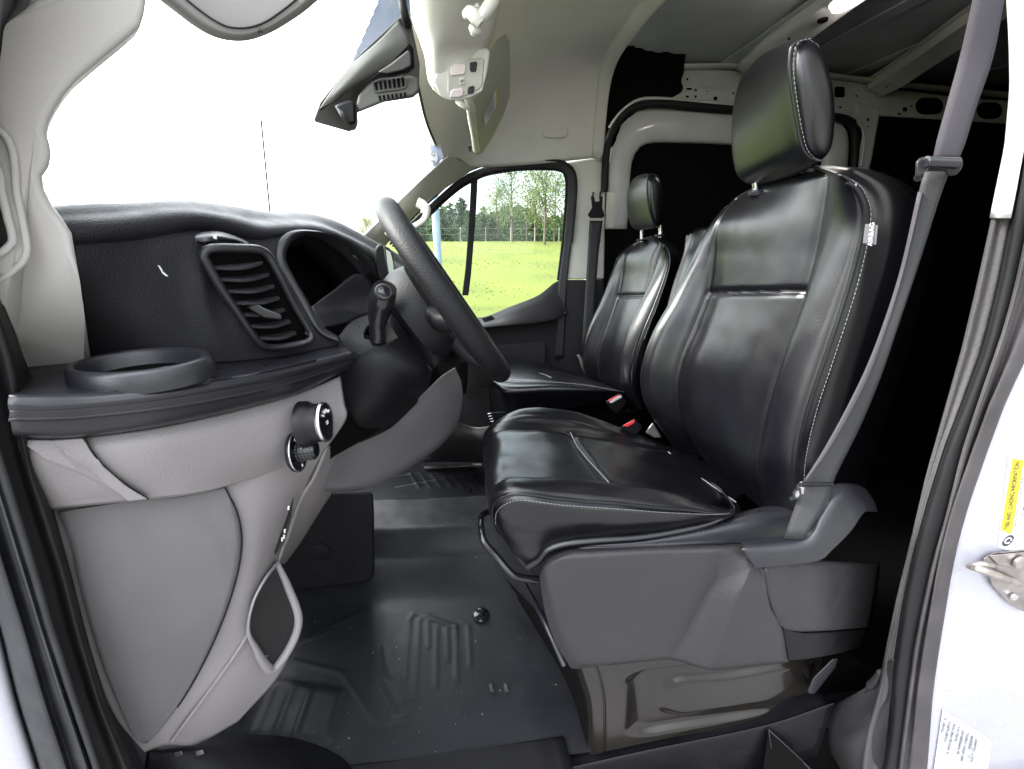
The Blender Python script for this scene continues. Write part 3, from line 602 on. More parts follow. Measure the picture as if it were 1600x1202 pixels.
# knee side panel
G = [[(78, 797, .458), (220, 783, .495), (350, 757, .545), (430, 728, .59), (510, 698, .668)],
     [(98, 860, .452), (240, 860, .485), (375, 840, .535), (425, 830, .575), (468, 782, .655)],
     [(118, 940, .452), (240, 940, .485), (368, 920, .535), (405, 920, .57), (436, 880, .625)],
     [(145, 1040, .46), (240, 1030, .49), (345, 1000, .535), (400, 1000, .57), (462, 975, .625)],
     [(180, 1120, .47), (240, 1110, .49), (300, 1070, .52), (360, 1070, .55), (440, 1050, .61)],
     [(226, 1176, .48), (246, 1168, .49), (268, 1164, .50), (310, 1162, .53), (372, 1128, .57)]]
KG = [[P(*q) for q in r] for r in G]
patch('side_panel', KG, m_greyd if False else m_grey, dash, n=(70, 60), solid=.006)
cv = [(90, 800), (110, 850), (120, 900), (150, 1008), (180, 1088), (222, 1163), (260, 1128), (300, 1070), (340, 990), (368, 910), (378, 850), (372, 805), (352, 762)]
Yk = lambda x, y: .4465+max(x-98, 0)/277*.083+(.006 if y > 1000 else 0)+max(y-1000, 0)*.00012
m_cover = mat('grey_cover', (.14, .132, .138), .52, bump=.5, bscale=380, mottle=.08, bdist=.001)
bm = bmesh.new()
def surf_at(px, py):                                  # point of the side panel seen at a pixel
    best = None
    for row in KP:
        pass
KP = grid_cr(KG, 70, 60)
def proj(p):
    d = np.asarray(p)-CAM; z = d@Fv
    return PW/2+FPX*(d@Rv)/z, PH/2-FPX*(d@Uv)/z
KPX = np.array([[proj(p) for p in r] for r in KP])
def onpanel(px, py, lift=.002):
    d = ((KPX-np.array([px, py]))**2).sum(2).ravel(); i = np.argsort(d)[:4]; wt = 1/(d[i]+1e-3)
    Yq = (KP.reshape(-1, 3)[i, 1]*wt).sum()/wt.sum(); return P(px, py, Yq-lift)
def fillpoly(poly, step, fn):                         # grid cells inside a picture outline, laid on fn
    xs = [p[0] for p in poly]; ysx = [p[1] for p in poly]; bm = bmesh.new(); n = 26; rows = []
    y0, y1 = min(ysx), max(ysx)
    for i in range(n*2+1):
        y = y0+(y1-y0)*min(max(i/(n*2), .002), .998); cr_ = []
        for j in range(len(poly)):
            a, b = poly[j], poly[(j+1) % len(poly)]
            if (a[1] > y) != (b[1] > y): cr_.append(a[0]+(b[0]-a[0])*(y-a[1])/(b[1]-a[1]))
        rows.append([fn(x, y) for x in np.linspace(min(cr_), max(cr_), n)])
    return quadmesh(rows)
cvs = [tuple(p[:2]) for p in resamp([(x, y, 0) for x, y in cv], 60)]
obj('access_cover', face_cam(fillpoly(cvs, 8, lambda x, y: onpanel(x, y, .0045))), m_cover, dash, solid=.003, angle=60)
tube('seam', [onpanel(x, y, .005) for x, y in cvs[33:]], .0011, m_seam, dash, n=60)
m_pocket_shade = mat('pocket_shade', (.022, .021, .022), .6)
G = [[(512, 697, .668), (530, 700, .74), (548, 705, .84)], [(492, 745, .66), (508, 755, .74), (522, 765, .86)], [(470, 780, .655), (488, 795, .74), (500, 800, .86)], [(452, 835, .64), (462, 842, .74), (470, 848, .86)], [(436, 878, .628), (440, 880, .74), (445, 882, .86)]]
patch('side_panel', [[P(*q) for q in r] for r in G], m_grey, dash, n=(30, 16), solid=.004)
# pocket with a thick rim; a dark plate paints in the recess shade
pk = [(433, 880), (449, 915), (466, 962), (462, 992), (444, 1026), (426, 1046), (414, 1038), (398, 1010), (388, 985), (396, 940), (414, 905)]
pin = plate('pocket', [onpanel(x, y, .012) for x, y in pk], .004, m_pocket_shade, dash, bevel=0)
tube('pocket_rim', [onpanel(x, y, .016) for x, y in pk], [.004, .006, .0065, .007, .0075, .0075, .006, .0035, .002, .002, .003], m_grey, pin, n=70, closed=True, seg=12)
tube('seam', [onpanel(x, y, .010) for x, y in ((404, 1036), (413, 1028), (418, 1024))], .0015, m_grey, pin)
tube('panel_edge', [onpanel(x, y, .002) for x, y in ((455, 800), (437, 870), (405, 950), (382, 1000), (330, 1075), (268, 1158))], .003, m_grey, dash, n=40)
# button strip
bs = plate('button_strip', [P(x, y, .625-(y-770)*.0003) for x, y in ((448, 785), (457, 772), (459, 776), (455, 812), (444, 850), (431, 868), (429, 862), (440, 822))], .004, m_gloss, dash, bevel=.0008)
for x, y in ((451, 794), (445, 830), (444, 839), (441, 843)):
    plate('symbol', [P(x-1.5, y-3, .598), P(x+1.5, y-3.5, .598), P(x+1, y+3, .598), P(x-1.8, y+3, .598)], .0006, m_white, bs, bevel=0)
# light switch and dimmer
ax = (P(495, 660, .60)-P(478, 668, .64)); ax = np.array([.99, -.03, .09]); ax /= np.linalg.norm(ax)
m_knob = mat('knob_plastic', (.006, .006, .007), .4, spec=.3)
lsw = thing('light_switch', 'black rotary light switch with chrome ring on the grey lower dash', 'switch', tuple(P(500, 665, .6)))
c = P(486, 662, .590)
lathe('knob', c-ax*.012, ax, [(.034, 0), (.033, .010), (.028, .016), (.028, .028), (.027, .032), (0, .032)], m_knob, lsw, seg=40)
lathe('chrome_ring', c+ax*.0165, ax, [(.0285, 0), (.0298, .003), (.0285, .006), (.026, .0062), (.026, .003)], m_chrome, lsw, seg=40)
lathe('dial_face', c+ax*.021, ax, [(.026, 0), (.025, .0012), (.0, .0016)], m_gloss, lsw, seg=32)
fc = c+ax*.0232; tx = np.cross([0, 0, 1], ax); tx /= np.linalg.norm(tx); ty = np.cross(ax, tx)
for i, q in enumerate((2.2, 1.75, 1.3, .8)):
    o = fc+(tx*math.cos(q)+ty*math.sin(q))*.0165
    obj('symbol', box_bm(o, .0045, .001, .0035, rot=frame((0, 0, 0), tx, ty).to_3x3() @ Matrix.Rotation(q, 3, 'Z')), m_label, lsw, smooth=False)
obj('symbol', box_bm(fc-ty*.001, .006, .005, .0008, rot=frame((0, 0, 0), tx, ty).to_3x3()), m_label, lsw, smooth=False)
dim = thing('dimmer_wheel', 'small ribbed dimmer wheel in an oval black bezel beside the light switch', 'dimmer', tuple(P(468, 705, .6)))
c2 = P(462, 706, .583)
lathe('bezel', c2-ax*.002, ax, [(.0, 0), (.029, 0), (.030, .003), (.027, .006), (.024, .004), (.0, .002)], m_gloss, dim, seg=32)
tube('bezel_rim', [c2+ax*.004+(ty*math.cos(q)*.029+tx*math.sin(q)*.029) for q in np.linspace(0, 6.28, 33)[:-1]], .0012, m_chrome, dim, closed=True)
lathe('wheel', c2-ax*.002, ax, [(.0135, 0), (.0135, .028), (.011, .032), (0, .032)], m_gloss, dim, seg=24)
bm = bmesh.new()
for k in range(20):
    for h in range(5):
        q = k*2*math.pi/20; box_bm(c2+ax*(.006+h*.0048)+(tx*math.cos(q)+ty*math.sin(q))*.0138, .0022, .0028, .0028, bm, frame((0, 0, 0), tx*math.cos(q)+ty*math.sin(q), ax).to_3x3())
obj('ribs', bm, m_rubberl, dim, smooth=False)
for q in (1.9, 1.2, 4.4):
    obj('symbol', box_bm(c2+ax*.006+(tx*math.cos(q)*.013+ty*math.sin(q)*.022), .003, .004, .001, rot=frame((0, 0, 0), tx, ty).to_3x3()), m_white, dim, smooth=False)
# steering column cover (dark) and knee bolster (grey)
G = [[(530, 525, .735), (548, 503, .76), (580, 490, .79), (608, 486, .79), (645, 535, .76), (674, 578, .76)],
     [(527, 560, .72), (560, 550, .715), (595, 545, .715), (630, 560, .72), (655, 578, .735), (675, 588, .77)],
     [(535, 615, .72), (568, 606, .71), (600, 600, .71), (632, 598, .735), (655, 602, .77), (668, 606, .81)],
     [(545, 662, .735), (575, 655, .735), (605, 642, .75), (630, 630, .79), (645, 622, .83), (656, 618, .86)],
     [(562, 692, .80), (590, 680, .81), (612, 668, .83), (630, 652, .86), (642, 640, .88), (652, 630, .90)]]
cover = patch('column_cover', [[P(*q) for q in r] for r in G], m_black, dash, n=(50, 60), solid=.006)
tube('seam', [P(553, 558, .708), P(570, 552, .706), P(582, 544, .706), P(588, 549, .705), P(605, 538, .706), P(622, 527, .71)], .0009, m_seam, cover)
G = [[(528, 640, .70), (560, 672, .80), (610, 662, .88), (650, 628, .94), (690, 590, 1.0), (712, 575, 1.06)],
     [(508, 715, .70), (545, 705, .78), (600, 690, .86), (650, 662, .93), (695, 622, 1.0), (722, 600, 1.07)],
     [(494, 748, .71), (540, 745, .79), (600, 726, .88), (655, 695, .96), (698, 660, 1.03), (723, 630, 1.10)],
     [(484, 768, .74), (540, 764, .80), (590, 756, .90), (640, 728, .98), (690, 692, 1.05), (716, 662, 1.12)],
     [(490, 772, .85), (540, 768, .92), (585, 760, 1.0), (635, 735, 1.1), (685, 700, 1.15), (712, 668, 1.2)]]
patch('knee_bolster', [[P(*q) for q in r] for r in G], m_cover, dash, n=(50, 60), solid=.006)  # darker cover grey paints in the shade under the column
plate('inner_structure', [P(500, 480, 1.05), P(600, 462, 1.05), P(660, 480, 1.05), P(690, 600, 1.05), P(600, 700, 1.05), P(500, 640, 1.05)], .02, m_void, dash, bevel=0)
plate('gap_shade', [P(542, 652, .70), P(562, 672, .74), P(600, 668, .80), P(560, 692, .76), P(524, 712, .72), P(500, 730, .69), P(512, 702, .68)], .004, m_void, dash, bevel=0)  # black plate standing in for the shade between fascia and bolster
# black trim under the fascia and the brake console box
plate('footwell_box', [P(440, 770, 1.0), P(583, 768, 1.0), P(585, 800, 1.0), P(586, 895, 1.0), P(578, 911, 1.0), P(470, 924, 1.0), P(440, 925, 1.0)], .22, m_black, dash, bevel=.01, seg=3)
lathe('plug', P(500, 862, .998), (0, -1, 0), [(.0, 0), (.026, 0), (.026, .002), (.022, .003), (.0, .002)], m_black, dash, seg=28)
# ================================================================ STEERING WHEEL AND COLUMN
T, Bt = P(607, 328, .80), P(780, 576, .80)
tdir = (T-Bt)/np.linalg.norm(T-Bt)
latd = ray(672, 375); latd = latd-tdir*(latd@tdir); latd /= np.linalg.norm(latd)
wc = (T+Bt)/2; wr = np.linalg.norm(T-Bt)/2
wn = np.cross(tdir, latd); wn /= np.linalg.norm(wn)
if wn[0] < 0: wn = -wn                                 # towards the driver
sw = thing('steering_wheel', 'black steering wheel seen edge-on in front of the passenger window', 'steering wheel', tuple(wc-wn*.05))
rp_ = [wc+(tdir*math.cos(q)+latd*math.sin(q))*wr for q in np.linspace(0, 2*math.pi, 73)[:-1]]
tube('rim', rp_, .0195, m_black, sw, closed=True, seg=18, upv=tuple(wn))
hubc = wc-wn*.045
lathe('hub', hubc-wn*.035, wn, [(.085, 0), (.09, .02), (.085, .045), (.06, .062), (0, .066)], m_black, sw, seg=36, up=tuple(tdir))
for q in (1.75, -1.75, 2.8, -2.8):
    dd = tdir*math.cos(q)+latd*math.sin(q)
    tube('spoke', [hubc+dd*.05+wn*.005, hubc+dd*.12+wn*.014, wc+dd*(wr-.004)-wn*.002], [.03, .019, .014], m_black, sw, n=14, seg=12, flat=.6, upv=tuple(wn))
col = thing('steering_column', 'black steering column shroud behind the steering wheel', 'steering column', tuple(hubc-wn*.15))
G = [[(603, 484, .83), (612, 460, .83), (622, 444, .83), (645, 436, .84), (664, 436, .86), (672, 440, .90)],
     [(622, 508, .80), (630, 500, .77), (645, 480, .75), (664, 465, .77), (675, 466, .82), (682, 470, .88)],
     [(648, 540, .78), (655, 535, .75), (668, 520, .73), (685, 510, .75), (695, 515, .80), (700, 520, .86)],
     [(674, 577, .78), (680, 575, .76), (690, 566, .76), (698, 560, .78), (702, 556, .82), (706, 555, .86)]]
patch('shroud', [[P(*q) for q in r] for r in G], m_black, col, n=(30, 40), solid=.005)
patch('shroud', [[P(672, 440, .90), P(668, 450, .86), P(690, 500, .88)], [P(690, 480, .86), P(700, 510, .84), P(716, 540, .86)], [P(700, 530, .86), P(716, 545, .86), P(735, 560, .86)], [P(690, 566, .80), P(702, 572, .82), P(706, 574, .84)]], m_black, col, n=(16, 16), solid=.004)
# shift lever on the column
lv = thing('column_lever', 'black stalk with chrome ringed push button left of the steering column', 'lever', tuple(P(592, 525, .72)))
tube('stem', PL([(590, 530, .725), (590, 505, .715), (594, 480, .705), (600, 458, .695), (602, 450, .69)]), [.014, .0135, .017, .021, .018], m_gloss, lv, n=24, seg=16)
lathe('collar', P(588, 524, .74), (.25, -.9, .35), [(.021, 0), (.021, .004), (.016, .006), (0, .006)], m_void, lv, seg=28)
bx_ = np.array([.35, -.85, .45]); bx_ /= np.linalg.norm(bx_)
lathe('ring', P(599, 457, .682)-bx_*.004, bx_, [(.0125, 0), (.0135, .005), (.012, .008), (.010, .008), (.010, .004)], m_greyd, lv, seg=28)
lathe('button', P(599, 457, .682), bx_, [(.0105, 0), (.0105, .003), (.007, .003), (0, .0065)], m_gloss, lv, seg=24)
plate('lever_plate', [(572, 520), (576, 512), (588, 548), (608, 535), (622, 527), (603, 498), (600, 495)], .003, m_greyd, col, Y=.728, bevel=.001)
# display standing on the dash
dsp = thing('dash_display', 'small tablet-like display with pale screen standing on the dashboard', 'display', tuple(P(605, 430, 1.2)))
plate('housing', [P(x, y, .93) for x, y in ((585, 392), (588, 384), (595, 380), (603, 384), (608, 400), (611, 425), (612, 447), (606, 452), (597, 446), (588, 432), (585, 410))], .03, m_black, dsp, bevel=.005, seg=3)
fr = plate('screen_frame', [P(x, y, .925) for x, y in ((599, 383), (609, 388), (614, 398), (617, 420), (620, 442), (612, 441), (606, 436), (602, 410))], .008, m_greyd, dsp, bevel=.002)
plate('screen', [P(x, y, .922) for x, y in ((603, 390), (610, 394), (614, 410), (616.5, 432), (608, 429), (605, 410))], .002, m_screen, fr, bevel=0)
# ================================================================ OVERHEAD
m_headp = mat('console_panel', (.5, .49, .43), .5, mottle=.03)
oc = thing('overhead_console', 'beige overhead console with two map lamps between the sun visors', 'overhead console', tuple(P(720, 90, 1.25)))
G = [[(640, -60, 1.02), (690, -62, .98), (730, -60, 1.0), (780, -62, 1.06), (800, -62, 1.12)],
     [(642, 20, 1.13), (675, 40, 1.10), (712, 48, 1.10), (765, 48, 1.14), (778, 20, 1.22)],
     [(655, 62, 1.22), (672, 80, 1.15), (700, 84, 1.145), (755, 75, 1.17), (772, 45, 1.26)],
     [(664, 90, 1.28), (672, 116, 1.18), (700, 122, 1.17), (748, 112, 1.19), (765, 70, 1.30)],
     [(668, 120, 1.34), (675, 136, 1.22), (703, 143, 1.20), (738, 136, 1.22), (752, 112, 1.32)],
     [(676, 140, 1.42), (692, 153, 1.34), (708, 157, 1.32), (730, 152, 1.34), (742, 135, 1.40)]]
patch('housing', [[P(*q) for q in r] for r in G], m_head2, oc, n=(50, 50), solid=.008)
plate('housing', [(676, 128), (682, 110), (690, 95), (700, 83), (730, 78), (762, 75), (766, 82), (762, 110), (754, 143), (740, 151), (722, 157), (702, 158), (686, 148)], .06, m_head2, oc, Y=1.162, bevel=.014, seg=4)
cons = plate('lamp_panel', [(699, 99), (704, 95), (752, 90), (757, 93), (754, 133), (749, 140), (722, 153), (706, 151), (699, 146)], .01, m_headp, oc, Y=1.159, bevel=.003)
plate('lamp_lens', [(704, 104), (708, 101), (725, 100), (728, 103), (727, 114), (723, 117), (706, 119), (703, 116)], .006, m_lens, cons, Y=1.156, bevel=.002)
plate('lamp_lens', [(704, 143), (708, 140), (722, 138), (725, 141), (723, 149), (719, 152), (706, 153), (703, 151)], .006, m_lens, cons, Y=1.156, bevel=.002)
plate('lamp_switch', [(734, 98), (744, 96), (746, 99), (744, 112), (736, 113), (734, 110)], .006, m_greyd, cons, Y=1.156, bevel=.002)
plate('lamp_switch', [(732, 136), (740, 134), (742, 136), (740, 146), (732, 147), (730, 144)], .006, m_greyd, cons, Y=1.156, bevel=.002)
plate('lamp_switch', [(717, 122), (725, 121), (726, 132), (718, 133)], .006, m_head2, cons, Y=1.156, bevel=.001)
tube('mark', PL([(722, 124), (722, 131)], 1.1552), .0006, m_ink, cons); tube('mark', PL([(718, 127), (725, 126.5)], 1.1552), .0006, m_ink, cons)
lathe('cap', P(709, 35, 1.12), (.1, -.8, -.6), [(.024, 0), (.023, .004), (.019, .006), (0, .006)], m_head2, oc, seg=28, sx=.8)
# driver visor, only its rounded lower end shows
dv = thing('sun_visor', 'pale grey sun visor end hanging over the top left of the windscreen', 'sun visor', tuple(P(380, 10, .56)))
vE = [(206, -90), (226, -22), (248, -1), (275, 20), (300, 39), (325, 54), (352, 63), (385, 64), (420, 53), (455, 33), (485, 11), (520, -25), (545, -90)]
vI = [(232, -90), (250, -40), (268, -22), (290, -2), (312, 16), (335, 32), (356, 42), (384, 44), (412, 36), (440, 18), (465, -2), (492, -34), (515, -90)]
vM = [(370, -90)]*13
def vrow(c, Y): return [P(x, y, Y) for x, y in c]
strip('panel', [vrow(vE, .590), vrow([(x*.96+370*.04, y-1) for x, y in vE], .572), vrow(mixc(vE, vE, 0) if False else [((a[0]*.6+b[0]*.4), a[1]*.6+b[1]*.4) for a, b in zip(vE, vI)], .560), vrow(vI, .556), vrow([(x*.5+370*.5, y*.6-36) for x, y in vI], .553), vrow([(370, -90+i*.1) for i in range(13)], .552)], m_vis, dv, n=70, sub=5, solid=.004)
tube('seam', [P(x, y, .5545) for x, y in vI[2:11]], .0009, m_seam, dv, n=40)
tube('clip', PL([(403, 50), (407, 47), (409, 50)], .553), .0015, m_greyd, dv)
# passenger visor folded back, with warning label
pv = thing('sun_visor', 'beige sun visor with a warning label in front of the passenger seat', 'sun visor', tuple(P(760, 150, 1.5)), None)
vq = [(736, 163, 1.30), (745, 150, 1.27), (753, 120, 1.22), (765, 80, 1.22), (778, 60, 1.25), (789, 52, 1.28), (793, 58, 1.30), (794, 100, 1.40), (794, 145, 1.50), (785, 175, 1.56), (768, 210, 1.62), (752, 236, 1.66), (744, 240, 1.66), (736, 238, 1.64), (739, 215, 1.54)]
plate('panel', [P(*q) for q in vq], 0.022, m_visp, pv, bevel=.006, seg=3, d=(.35, 1, 0))
tube('edge', PL([(733, 160, 1.29), (737, 185, 1.38), (741, 210, 1.50), (744, 234, 1.62)]), [.011, .012, .011, .012], m_head2, pv, n=20)
tube('pivot', PL([(716, 158, 1.30), (724, 163, 1.28), (734, 166, 1.28), (740, 172, 1.31)]), [.009, .010, .010, .008], m_head2, pv, n=16)
tube('pivot', PL([(728, 150, 1.26), (733, 158, 1.26), (737, 166, 1.28)]), .010, m_head2, pv, n=12)
plate('hook', [(730, 229), (748, 226), (752, 232), (748, 240), (734, 238)], .02, m_greyd, pv, Y=1.665, bevel=.004)
lab = plate('warning_label', [P(756, 180, 1.42), P(775, 140, 1.34), P(775, 168, 1.40), P(758, 197, 1.46)], .001, m_label, pv, bevel=0)
plate('label_border', [P(775.5, 139, 1.338), P(776.5, 134, 1.33), P(777.5, 158, 1.39), P(775.5, 167, 1.397)], .001, m_yellow, pv, bevel=0)
for i in range(5):
    t = .12+i*.17
    a = P(757.5+t*16, 179+0-t*34, 1.418-.08*t); b = P(759+t*14.5, 193-t*24, 1.456-.06*t)
    tube('text_line', [a, b], .0008, m_inkg, lab, seg=5)
# visor pivot bracket and clip near the viewer
vc = thing('visor_clip', 'beige moulded clip holding the driver visor arm above the map lamps', 'clip', tuple(P(745, 30, 1.0)))
tube('arm', PL([(782, -20, .98), (770, 2, .99), (760, 18, 1.0), (755, 25, 1.01)]), [.011, .012, .013, .012], m_head2, vc, n=14)
tube('bracket', PL([(727, 25, 1.03), (735, 20, 1.02), (746, 29, 1.01), (752, 37, 1.01)]), [.009, .012, .014, .010], m_head2, vc, n=14)
tube('bracket', PL([(746, 10, 1.03), (748, 22, 1.02), (747, 34, 1.02)]), [.006, .007, .01], m_head2, vc, n=14)
tube('tip', PL([(744, 40, 1.04), (743, 48, 1.045), (742, 54, 1.05)]), [.013, .0145, .010], m_head2, vc, n=14)
# camera and mirror housing on the windscreen
ch = thing('camera_housing', 'grey sensor housing with slotted vents hanging behind the windscreen', 'sensor housing', tuple(P(590, 120, 1.15)))
G = [[(600, 70, 1.14), (632, 25, 1.10), (642, 30, 1.06), (652, 60, 1.06), (655, 90, 1.08)],
     [(553, 92, 1.12), (585, 68, 1.05), (625, 45, 1.02), (646, 75, 1.03), (656, 115, 1.06)],
     [(530, 130, 1.10), (560, 110, 1.03), (600, 90, 1.0), (635, 100, 1.01), (655, 140, 1.05)],
     [(508, 160, 1.09), (535, 145, 1.02), (575, 140, 1.0), (625, 140, 1.0), (652, 148, 1.05)],
     [(491, 188, 1.08), (525, 170, 1.03), (560, 160, 1.01), (620, 156, 1.03), (648, 152, 1.06)],
     [(500, 196, 1.10), (530, 182, 1.08), (560, 172, 1.08), (610, 160, 1.08), (640, 154, 1.10)]]
m_hous = mat('sensor_plastic', (.1, .1, .09), .6, bump=.2, bscale=500, spec=.2)
m_hous2 = mat('sensor_plastic_dark', (.055, .055, .05), .6, bump=.2, bscale=500, spec=.2)
plate('housing', [P(*q) for q in [(623, 28, 1.02), (634, 26, 1.02), (644, 42, 1.03), (650, 70, 1.05), (656, 100, 1.06), (655, 145, 1.08), (645, 153, 1.08), (600, 160, 1.06), (557, 177, 1.04), (558, 195, 1.03), (556, 203, 1.03), (545, 206, 1.02), (492, 191, 1.0), (490, 187, 1.0), (500, 160, 1.0), (552, 95, 1.0)]], .07, m_hous, ch, bevel=.010, seg=4)
patch('cover', [[P(*q) for q in r] for r in [[(552, 97, .995), (590, 65, .99), (622, 32, .995)], [(530, 125, .985), (580, 92, .975), (640, 62, .985)], [(512, 150, .985), (550, 130, .975), (630, 95, .985)], [(498, 172, .985), (530, 155, .985), (560, 130, .995)]]], m_hous2, ch, n=(20, 20), solid=.006)
plate('recess', [(580, 122), (600, 108), (640, 68), (646, 76), (648, 106), (638, 114), (620, 118), (580, 125)], .004, m_void, ch, Y=.962, bevel=.001)
plate('cover', [(590, 113), (610, 100), (638, 78), (642, 84), (643, 103), (630, 110), (605, 116)], .006, m_hous2, ch, Y=.958, bevel=.003)
cam_b = plate('camera_cover', [(560, 150), (575, 132), (590, 124), (640, 118), (654, 122), (656, 140), (648, 150), (600, 160), (560, 176), (556, 165)], .02, m_hous, ch, Y=.985, bevel=.006, seg=3)
for i in range(7):
    x = 585+i*7.0
    plate('vent_slot', [(x, 129-i*1.3), (x+4.2, 128.2-i*1.3), (x+5.6, 140-i*.9), (x+2, 141.5-i*.9)], .003, m_void, cam_b, Y=.983, bevel=0)
    x = 591+i*6.6
    plate('vent_slot', [(x, 150-i*.8), (x+3.6, 149.4-i*.8), (x+4.4, 156.5-i*.8), (x+1.8, 157.5-i*.8)], .003, m_void, cam_b, Y=.983, bevel=0)
tube('vent_frame', PL([(582, 130), (600, 122), (625, 117), (632, 122), (633, 136), (600, 142), (586, 143)], .983), .0014, m_hous, cam_b, n=40, closed=True)
plate('mirror_foot', [P(*q) for q in ((520, 165, .98), (545, 155, .975), (556, 160, .98), (557, 195, .985), (545, 196, .975), (532, 180, .97))], .02, m_black, ch, bevel=.006)
tube('ridge', PL([(528, 170, .968), (537, 182, .966), (544, 192, .97)]), [.003, .006, .003], m_greyd, ch, n=14)
# ================================================================ SEATS
def surf_grid(cols, n, m):
    """cols: list of 3D polylines (bottom to top) -> fine grid n x m"""
    C = np.array([resamp(c, n) for c in cols]); t = np.arange(len(cols), dtype=float)
    return np.array([cr(C[:, i], t, np.linspace(0, len(cols)-1, m)) for i in range(n)])
def grooves(A, lines, N):
    """press seams into grid A; lines = list of (axis, index value, start, end, width, depth)"""
    R, C = A.shape[:2]; D = np.zeros((R, C))
    for ax_, at_, s, e, wd, dp in lines:
        if ax_ == 'c':
            d = np.abs(np.arange(C)-at_)[None, :]; m = ((np.arange(R) >= s) & (np.arange(R) <= e))[:, None]
        else:
            d = np.abs(np.arange(R)-at_)[:, None]; m = ((np.arange(C) >= s) & (np.arange(C) <= e))[None, :]
        D = D-dp*np.exp(-(d/wd)**2)*m
    return A+N*D[..., None]
def normals(A, toward):
    du = np.gradient(A, axis=0); dv = np.gradient(A, axis=1); N = np.cross(du, dv); N /= np.linalg.norm(N, axis=2, keepdims=True)+1e-9
    k = (slice(A.shape[0]//2, A.shape[0]//2+1), slice(A.shape[1]//2, A.shape[1]//2+1))
    if (N[k].reshape(3)@np.array(toward)) < 0: N = -N
    return N
def bulk(name, A, mat_, parent, back=None, **k):
    bm = quadmesh(A); return obj(name, bm, mat_, parent, angle=180, **k)
def stitch(name, pts, mat_, parent, step=.006, ln=.0035, r=.0006, offv=(0, -.002, 0)):
    pts = np.array(pts); d = np.r_[0, np.cumsum(np.linalg.norm(np.diff(pts, axis=0), axis=1))]; bm = bmesh.new(); s = 0
    while s+ln < d[-1]:
        a = np.array([np.interp(s, d, pts[:, j]) for j in range(3)])+offv; b = np.array([np.interp(s+ln, d, pts[:, j]) for j in range(3)])+offv
        tube_bm([a, b], r*random.uniform(.8, 1.1), seg=5, bm=bm); s += step*random.uniform(.93, 1.07)
    return obj(name, bm, mat_, parent)

seat = thing('driver_seat', 'large black leather driver seat with headrest on a grey plastic base', 'car seat', (.45, .80, 0), None)
# --- backrest
c1 = PL([(1075, 735), (1050, 692), (1012, 635), (1003, 590), (1018, 530), (1048, 475), (1086, 405), (1110, 358), (1132, 328)], 1.0)
c2 = PL([(1095, 715), (1066, 665), (1056, 615), (1064, 565), (1088, 505), (1106, 455), (1114, 400), (1120, 350), (1150, 308)], .93)
c4 = PL([(1198, 800), (1178, 735), (1188, 680), (1213, 590), (1243, 495), (1256, 450), (1271, 390), (1282, 330), (1290, 275)], .68)
c5 = PL([(1246, 795), (1246, 720), (1260, 648), (1289, 560), (1319, 470), (1341, 390), (1350, 335), (1339, 298), (1312, 274)], .575)
c6 = PL([(1300, 800), (1310, 730), (1330, 650), (1352, 560), (1378, 470), (1400, 390), (1404, 325), (1388, 288), (1345, 264)], .60)
c7 = PL([(1330, 800), (1345, 730), (1370, 650), (1395, 560), (1420, 470), (1436, 395), (1428, 325), (1405, 290), (1368, 268)], .68)
nR = 90
c1, c2, c4, c5, c6, c7 = [resamp(c, nR) for c in (c1, c2, c4, c5, c6, c7)]
def zsync(c, zs):
    i = np.argsort(c[:, 2]); return c
env = np.sin(np.linspace(.12, 1, nR)*math.pi)[:, None]
fw = np.array([-1, 0, .15])
c3 = c2*.5+c4*.5+fw*.004*env
c25, c35 = c2*.75+c4*.25+fw*.006*env, c2*.25+c4*.75+fw*.006*env
c45 = c4*.5+c5*.5+np.array([-.03, 0, .006])*env
c12 = c1*.5+c2*.5+np.array([-.03, .0, .006])*env
c55 = c5*.5+c6*.5+np.array([0, -.016, 0])*env
c0 = c1+np.array([.10, .02, .0]); cb2 = c1+np.array([.17, -.05, .0]); cb1 = c7+np.array([.07, .07, 0])
cols = [c0, c1, c12, c2, c25, c3, c35, c4, c45, c5, c55, c6, c7, cb1, cb2, c0]
mC = (len(cols)-1)*12+1
A = surf_grid(cols, 140, mC)
N = normals(A, (-1, -.5, 0))
ci = lambda k: k*12
hs = int(140*.53)
A = grooves(A, [('c', ci(3), 0, 139, 1.3, .007), ('c', ci(7), 0, 139, 1.3, .007), ('c', ci(9)-1, 5, 132, .9, .003), ('c', ci(9)+1.5, 5, 132, .8, .002)], N)
def rowseam(A, N, j0, j1, pa, pb, wd, dp):
    L = []
    for j in range(j0, j1+1):
        q = [proj(p) for p in A[:, j]]
        tgt = [pa[1]+(pb[1]-pa[1])*(x-pa[0])/(pb[0]-pa[0]) for x, y in q]
        dd = np.array([y-t for (x, y), t in zip(q, tgt)]); A[:, j] -= N[:, j]*(dp*np.exp(-(dd/wd)**2))[:, None]
        L.append(A[int(np.argmin(np.abs(dd))), j]+N[int(np.argmin(np.abs(dd))), j]*.0006)
    return L
hseam = rowseam(A, N, ci(3), ci(7), (1107, 457), (1250, 455), 4.5, .007)
# soft wrinkles in the hide
R_, C_ = A.shape[:2]; W_ = np.zeros((R_, C_))
for i in range(R_):
    for j in range(C_-12):
        p = A[i, j]; W_[i, j] = .0006*noise.noise(Vector(p*8))+.0004*noise.noise(Vector((p[0]*40, p[1]*40, p[2]*25)))
A = A+N*W_[..., None]
